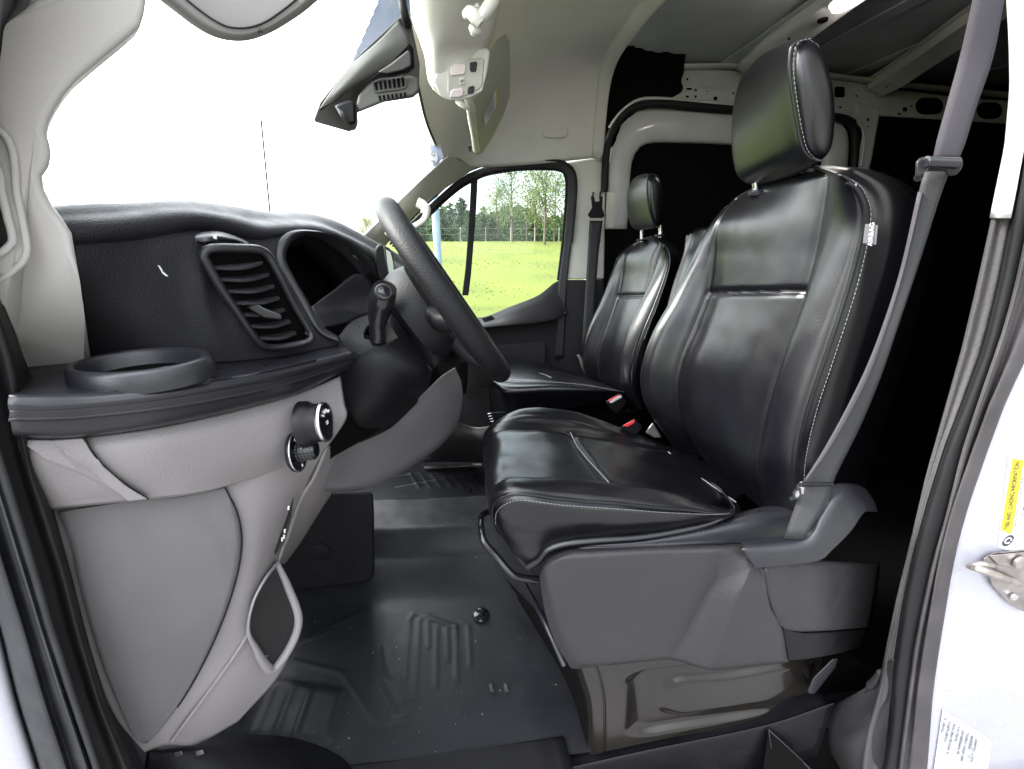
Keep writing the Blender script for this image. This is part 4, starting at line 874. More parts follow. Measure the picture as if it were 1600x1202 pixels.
# close the top: pull a few rows over into the crown
top = A[-1]; crown = top.mean(0)+np.array([.0, 0, .018])
rows = [top*(1-t)+crown*t+np.array([0, 0, .016*math.sin(min(t*1.3, 1)*math.pi/2)]) for t in (.12, .28, .5, .75, .97)]
A2 = np.vstack([A, np.array(rows)])
bulk('backrest', A2, m_leather, seat)
rest = bpy.data.objects[-1] if False else seat.children[-1]
tube('piping', A[3:136, ci(9)]+N[3:136, ci(9)]*.0015, .0028, m_leather, rest, n=120, seg=8)
stitch('stitching', A[5:136, ci(9)+3]+N[5:136, ci(9)+3]*.0008, m_thread, rest, offv=(0, 0, 0), step=.0065, ln=.004, r=.0005)
for k in (3, 7):
    tube('seam', A[4:139, ci(k)]+N[4:139, ci(k)]*.0005, .0011, m_seam, rest, n=100, seg=6)
tube('seam', hseam, .0013, m_seam, rest, n=40, seg=6)
tube('seam', [P(1290, 275, .676), P(1300, 262, .68), P(1316, 266, .62), P(1338, 290, .57)], .0012, m_thread, rest, n=20)
# airbag tag
tg = [P(1352, 350, .548), P(1372, 352, .535), P(1369, 383, .535), P(1348, 380, .548)]
tag_ = plate('airbag_tag', tg, .0012, mat('tag_cloth', (.08, .078, .082), .7), rest, bevel=.0003)
ux = P(1366, 352, .55)-P(1363, 382, .55); uy = P(1352, 366, .55)-P(1370, 368, .55)
text('lettering', 'AIRBAG', .0088, frame(P(1361.5, 366.5, .5385), ux, uy), m_label, tag_, ext=.0003)
# --- headrest
hn = [(1240, 75), (1250, 65), (1264, 61), (1280, 72), (1293, 105), (1302, 150), (1303, 200), (1297, 236), (1284, 250), (1268, 248), (1254, 230), (1245, 190), (1238, 140), (1236, 100)]
hf = [(1180, 92), (1196, 85), (1222, 76), (1245, 80), (1258, 110), (1262, 150), (1262, 200), (1256, 250), (1238, 280), (1205, 290), (1168, 291), (1146, 274), (1139, 200), (1152, 128)]
Hn, Hf = resamp(PL(hn+hn[:1], .665), 49)[:-1], resamp(PL(hf+hf[:1], .90), 49)[:-1]
cn, cf = Hn.mean(0), Hf.mean(0)
rings = []
for t, sc_ in ((-.10, .02), (-.095, .3), (-.085, .6), (-.06, .84), (-.03, .95), (0, 1.0), (.04, 1.015)):
    rings.append(cn+(Hn-cn)*sc_+(cn-cf)*(-t)*1.0*.9)
for t in np.linspace(.12, .9, 12):
    r = Hn*(1-t)+Hf*t; c = r.mean(0); bulge = 1+.05*math.sin(t*math.pi)
    rings.append(c+(r-c)*bulge)
for t, sc_ in ((.96, 1.0), (1.0, .93), (1.03, .8), (1.05, .55), (1.06, .05)):
    r = Hn*(1-t)+Hf*t; c = r.mean(0); rings.append(c+(r-c)*sc_)
HA = np.array(rings)
bm = quadmesh(HA, closed_c=True, cap=True)
hr = obj('headrest', bm, m_leather, seat, angle=180, subsurf=1)
fe = [Hn[i] for i in list(range(36, 48))+list(range(0, 5))]
sp = resamp(PL([(1262, 61), (1246, 64), (1237, 76), (1235, 110), (1241, 160), (1248, 200), (1256, 232), (1268, 247), (1280, 252)], .657), 40)
tube('piping', sp+np.array([0, .002, 0]), .0022, m_leather, hr, n=50)
stitch('stitching', sp, m_thread, hr, offv=(.004, -.001, 0), r=.0005)
for a, b, Y in (((1180, 285), (1183, 312), .86), ((1262, 250), (1268, 275), .74)):
    tube('post', PL([a, b], Y), .006, m_chrome, seat)
    lathe('post_guide', P(b[0]+1, b[1]-14, Y-.004), (0, 0, -1), [(.0, 0), (.016, 0), (.018, .004), (.016, .009), (0, .009)], m_dashl, seat, seg=24)
# --- cushion
rowsC = {
 'a0': [(822, 884, .58), (833, 884, .572), (862, 862, .568), (920, 852, .566), (1000, 844, .566), (1090, 828, .567), (1146, 803, .57)],
 'a':  [(806, 872, .58), (822, 868, .568), (856, 850, .561), (920, 838, .558), (1000, 832, .558), (1090, 819, .562), (1147, 801, .567)],
 'ab': [(790, 850, .585), (795, 825, .562), (830, 812, .549), (900, 812, .545), (980, 815, .545), (1075, 812, .552), (1147, 800, .565)],
 'b':  [(780, 835, .60), (772, 790, .575), (800, 772, .555), (870, 780, .552), (960, 787, .552), (1060, 797, .556), (1146, 799, .565)],
 'bc': [(775, 830, .62), (764, 775, .61), (795, 752, .60), (860, 755, .60), (950, 762, .60), (1050, 776, .60), (1142, 797, .60)],
 'c':  [(774, 828, .66), (762, 768, .66), (786, 755, .66), (850, 753, .66), (930, 757, .66), (1035, 768, .66), (1138, 792, .66)],
 'd':  [(768, 810, .79), (758, 735, .79), (778, 713, .79), (835, 711, .79), (905, 716, .79), (1000, 730, .79), (1095, 748, .79)],
 'e':  [(770, 800, .93), (755, 700, .93), (773, 674, .93), (830, 669, .93), (890, 676, .93), (965, 688, .93), (1050, 707, .93)],
 'ef': [(768, 790, .97), (754, 690, .97), (775, 662, .97), (822, 650, .97), (885, 655, .97), (955, 672, .97), (1042, 700, .97)],
 'f':  [(768, 780, 1.02), (755, 684, 1.02), (776, 658, 1.02), (822, 640, 1.02), (880, 640, 1.02), (950, 662, 1.02), (1032, 694, 1.02)],
 'g':  [(768, 790, 1.05), (760, 720, 1.05), (782, 690, 1.05), (830, 675, 1.05), (885, 675, 1.05), (955, 690, 1.05), (1030, 710, 1.05)],
 'h':  [(770, 800, 1.03), (765, 780, 1.03), (785, 780, 1.03), (830, 780, 1.03), (885, 780, 1.03), (955, 780, 1.03), (1030, 780, 1.03)]}
Cc = [PL(v) for v in rowsC.values()]
Cc[4] = [p+np.array([0, 0, .010*e]) for p, e in zip(Cc[4], (0, .3, .8, 1, 1, .8, 0))]
for ic, c in enumerate(Cc): c.append(c[-1]+((c[-1]-c[-2])*.9+np.array([.02, 0, -.004]) if ic > 5 else np.array([.03, .12-.012*ic, -.012])))
for c in Cc:                                         # tuck the front edge down and round it
    c.insert(0, c[0]+np.array([.03, 0, -.035]))
AC = surf_grid(Cc, 110, (len(Cc)-1)*11+1)
NC = normals(AC, (0, -.2, 1))
k_ = lambda i: i*11
AC = grooves(AC, [('c', k_(5), 18, 109, 1.2, .006), ('c', k_(7), 18, 109, 1.2, .006), ('c', k_(3)-1.3, 16, 94, .8, .0025), ('c', k_(3)+1.3, 16, 94, .8, .0025)], NC)
nr_ = AC.shape[0]
# cross seam runs at a slant: press it in by distance
def press(A, N, pa, pb, wd, dp, c0_, c1_):
    a, b = np.array(pa), np.array(pb)
    for i in range(A.shape[0]):
        for j in range(int(c0_), int(c1_)+1):
            p = A[i, j]; t = np.clip((p-a)@(b-a)/((b-a)@(b-a)), 0, 1); d = np.linalg.norm((p-a-(b-a)*t)[[0, 1]])
            A[i, j] = p-N[i, j]*dp*math.exp(-(d/wd)**2)
sa, sb_ = P(891, 676, .93), P(953, 757, .66)
press(AC, NC, sa, sb_, .006, .007, k_(5), k_(7))
for i in range(nr_):
    for j in range(AC.shape[1]):
        p = AC[i, j]; AC[i, j] = p+NC[i, j]*(.0035*noise.noise(Vector(p*11))+.0012*noise.noise(Vector((p[0]*22, p[1]*60, p[2]*40))))
bulk('cushion', AC, m_leather, seat)
cush = seat.children[-1]
tube('piping', AC[14:95, k_(3)]+NC[14:95, k_(3)]*.0015, .0026, m_leather, cush, n=90, seg=8)
stitch('stitching', AC[14:95, k_(3)-3]+NC[14:95, k_(3)-3]*.0008, m_thread, cush, offv=(0, 0, 0), r=.0005)
for k in (5, 7): tube('seam', AC[16:97, k_(k)]+NC[16:97, k_(k)]*.0006, .0011, m_seam, cush, n=90, seg=6)
tube('seam', [sa+np.array([0, 0, .001]), P(903, 700, .86)+np.array([0, 0, .001]), sb_+np.array([0, 0, .001])], .0013, m_thread, cush, n=30, seg=6)
tube('seam', PL([(1044, 706, .925), (1070, 730, .86), (1110, 757, .76), (1150, 785, .675)]), .0013, m_thread, cush, n=30, seg=6)
tube('lower_roll', PL([(826, 884, .575), (842, 874, .568), (858, 858, .562), (885, 850, .558), (930, 845, .557), (1000, 840, .557), (1060, 830, .560), (1110, 818, .563), (1146, 801, .568)]), [.007, .008, .008, .007, .006, .003], m_leather, cush, n=60, seg=12)
# --- plastic base
G = [[(845, 893, .60), (858, 870, .58), (905, 857, .55), (1000, 854, .545), (1080, 852, .545), (1120, 851, .545), (1130, 851, .545), (1158, 850, .545), (1168, 858, .54), (1190, 885, .525)],
     [(844, 897, .57), (854, 878, .55), (900, 863, .532), (1000, 859, .528), (1080, 857, .528), (1120, 856, .528), (1130, 856, .528), (1160, 856, .528), (1171, 866, .522), (1193, 890, .508)],
     [(843, 903, .555), (850, 890, .54), (885, 873, .525), (1000, 866, .522), (1080, 864, .522), (1122, 864, .522), (1130, 864, .522), (1164, 866, .518), (1176, 876, .512), (1196, 905, .501)],
     [(845, 918, .55), (856, 908, .532), (895, 898, .523), (1000, 896, .520), (1080, 896, .520), (1120, 898, .522), (1126, 897, .521), (1166, 890, .505), (1172, 890, .503), (1198, 920, .496)],
     [(850, 950, .55), (868, 945, .530), (915, 940, .522), (1000, 935, .520), (1072, 935, .520), (1100, 935, .523), (1106, 935, .522), (1150, 932, .496), (1156, 932, .494), (1203, 945, .494)],
     [(868, 1005, .55), (886, 1000, .530), (928, 995, .522), (1000, 992, .520), (1050, 990, .520), (1072, 990, .523), (1078, 990, .522), (1127, 990, .497), (1133, 990, .495), (1222, 984, .495)],
     [(888, 1038, .552), (902, 1036, .535), (935, 1034, .526), (1000, 1028, .523), (1038, 1024, .522), (1052, 1025, .524), (1058, 1026, .523), (1108, 1040, .500), (1114, 1040, .499), (1230, 1028, .499)],
     [(893, 1045, .565), (905, 1045, .55), (938, 1041, .54), (1000, 1035, .536), (1038, 1031, .535), (1050, 1031, .537), (1056, 1032, .536), (1106, 1047, .515), (1112, 1048, .515), (1233, 1035, .515)]]
MONO[0] = True
base = patch('seat_base', [[P(*q) for q in r] for r in G], m_greyd, seat, n=(110, 120), solid=.006)
MONO[0] = False
G = [[(1190, 878, .54), (1240, 874, .545), (1300, 876, .56), (1375, 878, .66)],
     [(1194, 886, .510), (1240, 882, .513), (1300, 884, .53), (1375, 886, .62)],
     [(1200, 930, .499), (1245, 930, .503), (1300, 930, .52), (1370, 925, .62)],
     [(1214, 972, .502), (1250, 976, .505), (1300, 975, .52), (1362, 968, .62)],
     [(1230, 985, .506), (1255, 987, .508), (1300, 985, .525), (1358, 980, .625)]]
patch('recliner_cover', [[P(*q) for q in r] for r in G], m_greyd, seat, n=(24, 30), solid=.005)
G = [[(1222, 980, .510), (1255, 990, .512), (1300, 988, .53), (1358, 982, .63)],
     [(1228, 1010, .510), (1255, 1010, .512), (1300, 1006, .53), (1350, 1000, .63)],
     [(1232, 1033, .514), (1260, 1030, .516), (1300, 1023, .535), (1345, 1012, .63)]]
patch('seat_base', [[P(*q) for q in r] for r in G], m_black, seat, n=(20, 30), solid=.005)
# top surface between cushion and base, tray for the belt
G = [[(850, 893, .59), (858, 872, .57), (905, 857, .55), (1000, 854, .545), (1100, 851, .545), (1165, 850, .545), (1260, 850, .55)],
     [(858, 880, .592), (870, 860, .585), (910, 848, .572), (1000, 842, .568), (1100, 823, .570), (1175, 803, .58), (1260, 795, .59)],
     [(870, 875, .66), (880, 855, .68), (920, 845, .70), (1000, 835, .70), (1100, 815, .70), (1200, 790, .70), (1280, 780, .70)]]
patch('seat_base', [[P(*q) for q in r] for r in G], m_dashl, seat, n=(20, 50), solid=.004)
G = [[(1180, 888, .49), (1230, 884, .488), (1280, 876, .487), (1300, 860, .49), (1330, 830, .50), (1352, 800, .515), (1372, 800, .55)],
     [(1168, 870, .492), (1225, 872, .488), (1272, 868, .488), (1295, 850, .492), (1322, 815, .503), (1340, 785, .52), (1368, 785, .56)],
     [(1160, 855, .50), (1222, 850, .50), (1262, 842, .50), (1284, 812, .505), (1305, 780, .515), (1325, 762, .535), (1355, 765, .58)],
     [(1158, 846, .53), (1220, 838, .53), (1250, 828, .53), (1268, 795, .53), (1285, 770, .54), (1310, 755, .56), (1340, 756, .60)]]
patch('belt_tray', [[P(*q) for q in r] for r in G], m_dashl, seat, n=(36, 60), solid=.008)
# height bar under the front of the cushion
tube('adjuster_bar', PL([(842, 906, .60), (815, 903, .60), (800, 897, .60), (775, 868, .62), (756, 845, .63), (751, 820, .66), (753, 806, .72), (762, 800, .78), (775, 796, .95)]), .0065, m_gloss, seat, n=60, seg=12)
# --- metal pedestal
G = [[(893, 1030, .60), (900, 1030, .585), (915, 1030, .58), (945, 1035, .575), (1030, 1030, .575), (1130, 1010, .58), (1230, 1000, .585), (1310, 990, .60)],
     [(905, 1060, .60), (912, 1060, .585), (928, 1062, .58), (955, 1062, .575), (1040, 1050, .575), (1130, 1045, .58), (1230, 1030, .585), (1300, 1020, .60)],
     [(916, 1100, .60), (922, 1100, .585), (935, 1100, .58), (960, 1100, .575), (1040, 1090, .575), (1130, 1080, .58), (1220, 1065, .585), (1290, 1055, .60)],
     [(918, 1140, .60), (924, 1140, .585), (936, 1140, .58), (960, 1140, .575), (1040, 1125, .575), (1130, 1112, .58), (1220, 1098, .585), (1290, 1085, .60)],
     [(918, 1180, .595), (924, 1180, .585), (936, 1178, .58), (960, 1172, .575), (1040, 1155, .575), (1130, 1140, .58), (1220, 1125, .585), (1290, 1110, .60)]]
def pdisp(u, v):
    # pressed oval recess between columns 3..6.6
    a = np.clip(1-np.maximum(np.abs(u-2.1)/1.35, 0), 0, 1); b_ = np.clip((v-3.2)/.35, 0, 1)*np.clip((7.0-v)/.9, 0, 1)
    def rr_(cu, cv, hu, hv, r, w_):
        du_ = np.maximum(np.abs(u-cu)-hu+r, 0); dv_ = np.maximum(np.abs(v-cv)-hv+r, 0); d_ = np.sqrt(du_**2+dv_**2)-r
        t_ = np.clip(.5-d_/w_, 0, 1); return t_*t_*(3-2*t_)
    return -.012*rr_(2.2, 5.3, 1.35, 1.9, .5, .35)+.011*rr_(2.2, 5.4, .75, 1.35, .35, .3)-.003*np.exp(-((v-2.55)/.08)**2)
patch('pedestal', [[P(*q) for q in r] for r in G], m_bronze, seat, n=(160, 240), disp=pdisp, solid=.003)
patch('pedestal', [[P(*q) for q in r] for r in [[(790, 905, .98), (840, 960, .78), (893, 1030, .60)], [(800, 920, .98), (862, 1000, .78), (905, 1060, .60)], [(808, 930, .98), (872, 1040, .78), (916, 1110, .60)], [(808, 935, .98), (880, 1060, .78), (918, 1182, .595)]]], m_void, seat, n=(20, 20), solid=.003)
tube('slide_rail', PL([(815, 905, .78), (850, 970, .66), (882, 1040, .60)]), .006, m_dashl, seat, n=14)
plate('pedestal_foot', [(1262, 1078), (1270, 1060), (1300, 1030), (1310, 1028), (1306, 1042), (1280, 1075), (1272, 1085), (1262, 1084)], .03, m_dashl, seat, Y=.56, bevel=.004)
for x, y in ((1103, 931),):
    pass
# --- passenger seat
ps = thing('passenger_seat', 'smaller black leather passenger seat beside the window with raised headrest', 'car seat', (.5, 1.55, 0), None)
d1 = PL([(930, 640), (918, 590), (913, 545), (922, 510), (940, 472), (958, 425), (968, 400), (985, 384)], 1.78)
d2 = PL([(950, 640), (936, 590), (934, 560), (940, 535), (954, 495), (965, 462), (971, 430), (975, 400), (990, 382)], 1.70)
d4 = PL([(978, 640), (971, 600), (975, 560), (986, 520), (998, 485), (1007, 462), (1016, 435), (1023, 405), (1030, 380)], 1.50)
d5 = PL([(1002, 640), (989, 605), (989, 575), (1003, 525), (1022, 478), (1040, 428), (1044, 405), (1040, 388), (1032, 380)], 1.40)
d6 = PL([(1020, 640), (1010, 605), (1012, 575), (1022, 525), (1038, 478), (1050, 430), (1053, 405), (1048, 388), (1036, 379)], 1.42)
d1, d2, d4, d5, d6 = [resamp(c, 60) for c in (d1, d2, d4, d5, d6)]
e_ = np.sin(np.linspace(.1, 1, 60)*math.pi)[:, None]
d12 = (d1+d2)/2+np.array([-.035, 0, .0])*e_; d3 = (d2+d4)/2; d45 = (d4+d5)/2+np.array([-.035, 0, 0])*e_
d7 = d6+np.array([.06, .08, 0]); d8 = d1+np.array([.15, -.05, 0]); d0 = d1+np.array([.08, .02, 0])
AP = surf_grid([d0, d1, d12, d2, d3, d4, d45, d5, d6, d7, d8, d0], 90, 11*9+1); NP = normals(AP, (-1, -.5, 0))
hp = int(90*.60)
AP = grooves(AP, [('c', 27, 0, 89, 1.2, .008), ('c', 45, 0, 89, 1.2, .008), ('c', 63, 3, 86, .8, .004)], NP)
hseam = rowseam(AP, NP, 27, 45, (963, 463), (1006, 462), 2.5, .007)
top = AP[-1]; crown = top.mean(0)+np.array([0, 0, .02])
AP2 = np.vstack([AP, np.array([top*(1-t)+crown*t+np.array([0, 0, .01*math.sin(min(t*1.3, 1)*math.pi/2)]) for t in (.15, .4, .7, .97)])])
bulk('backrest', AP2, m_leather, ps); pr = ps.children[-1]
for k in (27, 45): tube('seam', AP[3:89, k]+NP[3:89, k]*.001, .0016, m_seam, pr, n=60, seg=6)
tube('seam', hseam, .0018, m_seam, pr, n=20, seg=6)
tube('piping', AP[3:88, 63]+NP[3:88, 63]*.002, .003, m_leather, pr, n=60, seg=6)
stitch('stitching', AP[40:89, 65]+NP[40:89, 65]*.002, m_thread, pr, offv=(0, 0, 0), r=.0008, step=.008, ln=.006)
hn = [(1012, 277), (1020, 272), (1030, 277), (1036, 300), (1037, 330), (1033, 350), (1024, 355), (1017, 340), (1012, 310)]
hf = [(985, 282), (995, 275), (1012, 276), (1018, 300), (1018, 330), (1014, 352), (988, 360), (980, 345), (977, 305)]
Hn, Hf = resamp(PL(hn+hn[:1], 1.40), 33)[:-1], resamp(PL(hf+hf[:1], 1.66), 33)[:-1]
cn = Hn.mean(0); cf = Hf.mean(0); rings = []
for t, s in ((-.06, .02), (-.055, .5), (-.04, .82), (0, 1), (.06, 1.03), (.25, 1.05), (.5, 1.06), (.75, 1.04), (.92, 1), (.98, .9), (1.02, .6), (1.03, .05)):
    r = Hn*(1-t)+Hf*t; c = r.mean(0); rings.append(c+(r-c)*s)
hp_ = obj('headrest', quadmesh(np.array(rings), closed_c=True, cap=True), m_leather, ps, angle=180, subsurf=2)
tube('piping', PL([(1018, 272), (1012, 276), (1011, 300), (1014, 325), (1020, 345), (1026, 356)], 1.385), .003, m_leather, hp_, n=30)
for a, b, Y in (((1003, 360), (1003, 378), 1.62), ((1032, 352), (1032, 371), 1.45)):
    tube('post', PL([a, b], Y), .007, m_chrome, ps)
    lathe('post_guide', P(b[0]-1, b[1]-1, Y), (0, 0, 1), [(.0, 0), (.018, 0), (.018, .007), (0, .008)], m_black, ps, seg=16)
G = [[(770, 622, 1.36), (800, 646, 1.32), (860, 643, 1.32), (920, 633, 1.32), (975, 622, 1.32)],
     [(770, 598, 1.36), (792, 610, 1.30), (860, 607, 1.30), (920, 608, 1.30), (975, 612, 1.30)],
     [(776, 592, 1.40), (800, 597, 1.36), (860, 598, 1.36), (915, 604, 1.36), (970, 612, 1.36)],
     [(782, 583, 1.50), (812, 582, 1.50), (850, 585, 1.50), (900, 593, 1.50), (955, 605, 1.50)],
     [(785, 576, 1.66), (815, 573, 1.68), (850, 576, 1.68), (890, 584, 1.68), (940, 598, 1.68)],
     [(778, 574, 1.76), (805, 566, 1.76), (845, 568, 1.76), (885, 580, 1.76), (935, 598, 1.76)],
     [(778, 590, 1.80), (805, 585, 1.80), (845, 590, 1.80), (885, 598, 1.80), (935, 610, 1.80)]]
patch('cushion', [[P(*q) for q in r] for r in G], m_leather, ps, n=(60, 60), disp=lambda u, v: -.006*np.exp(-((u-2.1)/.06)**2)-.005*np.exp(-((u-4)/.06)**2)+0*v, solid=.01)
pc = ps.children[-1]
tube('seam', PL([(782, 592, 1.385), (815, 596, 1.35), (860, 597, 1.35), (915, 602, 1.355), (965, 611, 1.36)]), .0014, m_thread, pc, n=30)
tube('seam', PL([(843, 583, 1.52), (852, 586, 1.49), (862, 590, 1.44)]), .0014, m_thread, pc, n=12)
tube('seam', PL([(800, 575, 1.67), (850, 577, 1.67), (900, 587, 1.67), (930, 597, 1.67)]), .0014, m_seam, pc, n=30)
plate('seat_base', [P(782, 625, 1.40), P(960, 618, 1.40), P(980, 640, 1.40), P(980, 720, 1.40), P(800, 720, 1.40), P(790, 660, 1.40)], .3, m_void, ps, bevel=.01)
mb = thing('middle_backrest', 'narrow pale-faced middle seat back between the two front seats', 'seat back', tuple(P(1075, 420, 1.3)), None)
G = [[(1072, 368, 1.36), (1085, 360, 1.34), (1100, 356, 1.26), (1118, 358, 1.2)], [(1066, 400, 1.36), (1078, 395, 1.33), (1095, 390, 1.26), (1110, 390, 1.2)], [(1050, 450, 1.36), (1062, 445, 1.33), (1080, 440, 1.26), (1095, 440, 1.2)], [(1036, 500, 1.36), (1048, 500, 1.33), (1065, 500, 1.26), (1080, 500, 1.2)], [(1010, 590, 1.36), (1025, 590, 1.33), (1040, 590, 1.26), (1060, 600, 1.2)]]
patch('panel', [[P(*q) for q in r] for r in G], m_leather, mb, n=(30, 20), solid=.05)
# ================================================================ SEAT BELTS
bt = thing('seat_belt', 'grey driver seat belt running from the roof pillar down beside the driver seat', 'seat belt', tuple(P(1400, 500, .5)), None)
ribbon('webbing', PL([(1530, -60, .47), (1520, 0, .475), (1500, 90, .485), (1478, 170, .492), (1463, 225, .497), (1458, 250, .50)]), PL([(1585, -60, .46), (1570, 0, .465), (1552, 90, .475), (1525, 170, .482), (1508, 225, .487), (1498, 250, .49)]), m_web, bt)
ribbon('webbing', PL([(1446, 262, .505), (1436, 300, .505), (1405, 430, .51), (1372, 530, .515), (1340, 605, .52), (1292, 697, .525), (1254, 758, .53), (1248, 775, .53), (1224, 842, .512)]), PL([(1486, 262, .495), (1470, 305, .495), (1440, 400, .50), (1400, 520, .505), (1378, 585, .51), (1345, 665, .515), (1300, 757, .515), (1298, 775, .512), (1256, 842, .50)]), m_webd, bt)
ribbon('webbing_fold', PL([(1434, 300, .5045), (1404, 430, .5095), (1371, 530, .5145), (1340, 603, .5185), (1290, 697, .5245), (1252, 757, .528)]), PL([(1441, 303, .500), (1410, 432, .506), (1380, 530, .511), (1352, 603, .515), (1300, 697, .521), (1256, 757, .526)]), m_web, bt)
plate('tongue', [(1430, 258), (1432, 250), (1440, 245), (1470, 246), (1500, 247), (1506, 252), (1502, 265), (1492, 275), (1480, 276), (1478, 268), (1445, 268), (1442, 280), (1432, 286), (1426, 283), (1430, 272)], .014, m_black, bt, Y=.478, bevel=.004, seg=3)
plate('tongue', [(1432, 252), (1440, 246), (1452, 250), (1456, 258), (1446, 270), (1431, 278)], .006, m_dashl, bt, Y=.474, bevel=.002)
tube('loop', PL([(1446, 253, .472), (1495, 255, .468)]), .006, m_gloss, bt, n=8)
tube('clip', PL([(1248, 758, .512), (1256, 757, .51), (1300, 757, .505)]), .0035, m_black, bt, n=12)
tube('anchor', PL([(1236, 780, .53), (1243, 774, .525), (1246, 765, .52), (1252, 758, .512), (1253, 770, .512)]), [.003, .006, .003, .005, .003], m_chrome, bt, n=16)
for (x, y), m_, g, Y in (((982, 663), m_red, 'red seat belt buckle button beside the driver seat', .99), ((958, 624), m_label, 'pale seat belt buckle button beside the passenger cushion', 1.2)):
    bk = thing('belt_buckle', g, 'belt buckle', tuple(P(x, y, Y)), None)
    s = .99/Y if Y < 1.1 else .8
    plate('button', [P(x-9, y+2, Y), P(x+9, y-7, Y), P(x+10, y-2, Y), P(x-2, y+5, Y)], .02, m_red, bk, bevel=.002)
    plate('housing', [P(x-12, y+4, Y+.004), P(x+10, y-10, Y+.004), P(x+22, y+4, Y+.004), P(x+8, y+24, Y+.004), P(x-6, y+14, Y+.004)], .028, m_black, bk, bevel=.004)
    if Y > 1.1: plate('rim', [P(x-6, y+4, Y-.002), P(x+12, y-7, Y-.002), P(x+14, y-3, Y-.002), P(x-3, y+6.5, Y-.002)], .004, m_label, bk, bevel=.001)
plate('anchor_cover', [P(1020, 660, 1.0), P(1026, 670, 1.0), P(1034, 684, 1.0), P(1022, 684, 1.0), P(1008, 676, 1.0)], .03, m_steel, bt, bevel=.003)
pb = thing('seat_belt', 'dark passenger seat belt hanging on the far pillar beside the window', 'seat belt', tuple(P(930, 400, 1.9)), None)
ribbon('webbing', PL([(921, 345, 1.90), (918, 400, 1.90), (913, 480, 1.89), (910, 540, 1.88), (915, 600, 1.87)]), PL([(942, 345, 1.89), (935, 400, 1.89), (930, 480, 1.88), (930, 540, 1.87), (932, 600, 1.86)]), m_webd, pb)
plate('tongue', [(923, 307), (928, 307), (930, 315), (936, 315), (938, 307), (942, 307), (941, 325), (945, 338), (941, 341), (922, 341), (918, 336), (925, 325)], .015, m_black, pb, Y=1.87, bevel=.002)
tube('stalk', PL([(903, 555, 1.75), (908, 562, 1.75), (912, 575, 1.76), (920, 590, 1.78)]), [.006, .01, .007, .009], m_steel, pb, n=14)
# ================================================================ FLOOR
def seg_d(X, Y, a, b):
    ax_, ay = a; bx2, by = b; L2 = (bx2-ax_)**2+(by-ay)**2+1e-9
    t = np.clip(((X-ax_)*(bx2-ax_)+(Y-ay)*(by-ay))/L2, 0, 1); return np.hypot(X-ax_-t*(bx2-ax_), Y-ay-t*(by-ay))
xs = np.linspace(-.98, 1.0, 330); ysf = np.linspace(.585, 2.02, 250)
X, Yg = np.meshgrid(xs, ysf)
Z = np.zeros_like(X)
sm = lambda a, b, t: (lambda s: s*s*(3-2*s))(np.clip((t-a)/(b-a), 0, 1))
edge_ = .012*np.sin(X*5+1)
hump = sm(1.03, 1.21, Yg+edge_)*.5+sm(1.17, 1.26, Yg+edge_)*.5
hump = hump*(1-sm(1.43, 1.455, Yg+edge_))
Z += hump*.11
Z += sm(-.42, -.80, X)*.20*(1-.0*Yg) if False else np.clip((-X-.50)/.4, 0, 1)**1.3*.28
Z += .02*sm(.66, .52, Yg)*0
def ridge(p, q, wd=.005, h=.0022, base=0):
    global Z
    a, b = PZ(*p)[:2], PZ(*q)[:2]; d = seg_d(X, Yg, a, b); Z = Z+h*np.exp(-(d/wd)**2)
for pts_ in ([(640, 968), (645, 960), (668, 962), (712, 982)], [(655, 968), (648, 1092)], [(682, 980), (681, 1074)], [(712, 978), (714, 1062)], [(732, 980), (735, 1040)], [(668, 972), (670, 1010)], [(698, 982), (700, 1030)], [(640, 968), (632, 1060), (636, 1095)], [(600, 1010), (604, 1040), (612, 1060)], [(585, 1070), (605, 1110), (615, 1126), (632, 1122), (620, 1100), (600, 1065)], [(535, 1052), (585, 1126), (612, 1130)], [(450, 1032), (530, 1050)], [(440, 1015), (520, 985)], [(470, 1000), (560, 960)], [(660, 965), (712, 978), (714, 990)], [(720, 972), (732, 978)]):
    for p, q in zip(pts_, pts_[1:]): ridge(p, q)
# footrest block, ribbed
fa_ = [PZ(*p)[:2] for p in ((395, 1055), (535, 1082), (520, 1160), (360, 1150))]
def inside(X, Y, poly):
    r = np.zeros_like(X, bool)
    for i in range(len(poly)):
        (x0, y0), (x1, y1) = poly[i], poly[i-1]
        with np.errstate(divide='ignore', invalid='ignore'):
            r ^= ((y0 > Y) != (y1 > Y)) & (X < (x1-x0)*(Y-y0)/(y1-y0+1e-12)+x0)
    return r
I_ = inside(X, Yg, fa_).astype(float)
for _ in range(3): I_ = (I_+np.roll(I_, 1, 0)+np.roll(I_, -1, 0)+np.roll(I_, 1, 1)+np.roll(I_, -1, 1))/5
Z += I_*.007
for k in range(4): ridge((400+k*28, 1075+k*4), (372+k*30, 1140+k*3), .007, .003)
for k in range(7): ridge((640+k*17, 738+k*1.5), (655+k*17, 762), .006, .004)
for _p, _q in (((610, 745), (700, 730)), ((620, 760), (720, 742))): ridge(_p, _q, .006, .004)
for (a, b) in zip(*np.where(np.ones((1, 1)))): pass
NZ = np.array([[noise.noise(Vector((x*7, y*7, 3)))*.003+noise.noise(Vector((x*24, y*24, 8)))*.0004 for x in xs] for y in ysf])
Z += NZ*(1+1.0*hump)
fl = obj('floor', quadmesh(np.dstack([X, Yg, Z])), None, None, angle=180)
fl.data.materials.append(m_mat); fl.name = 'floor_mat'
setp(fl, 'black ribbed rubber floor mat under the pedals and driver seat', 'floor mat')
rc_ = random.Random(5); bm = bmesh.new()
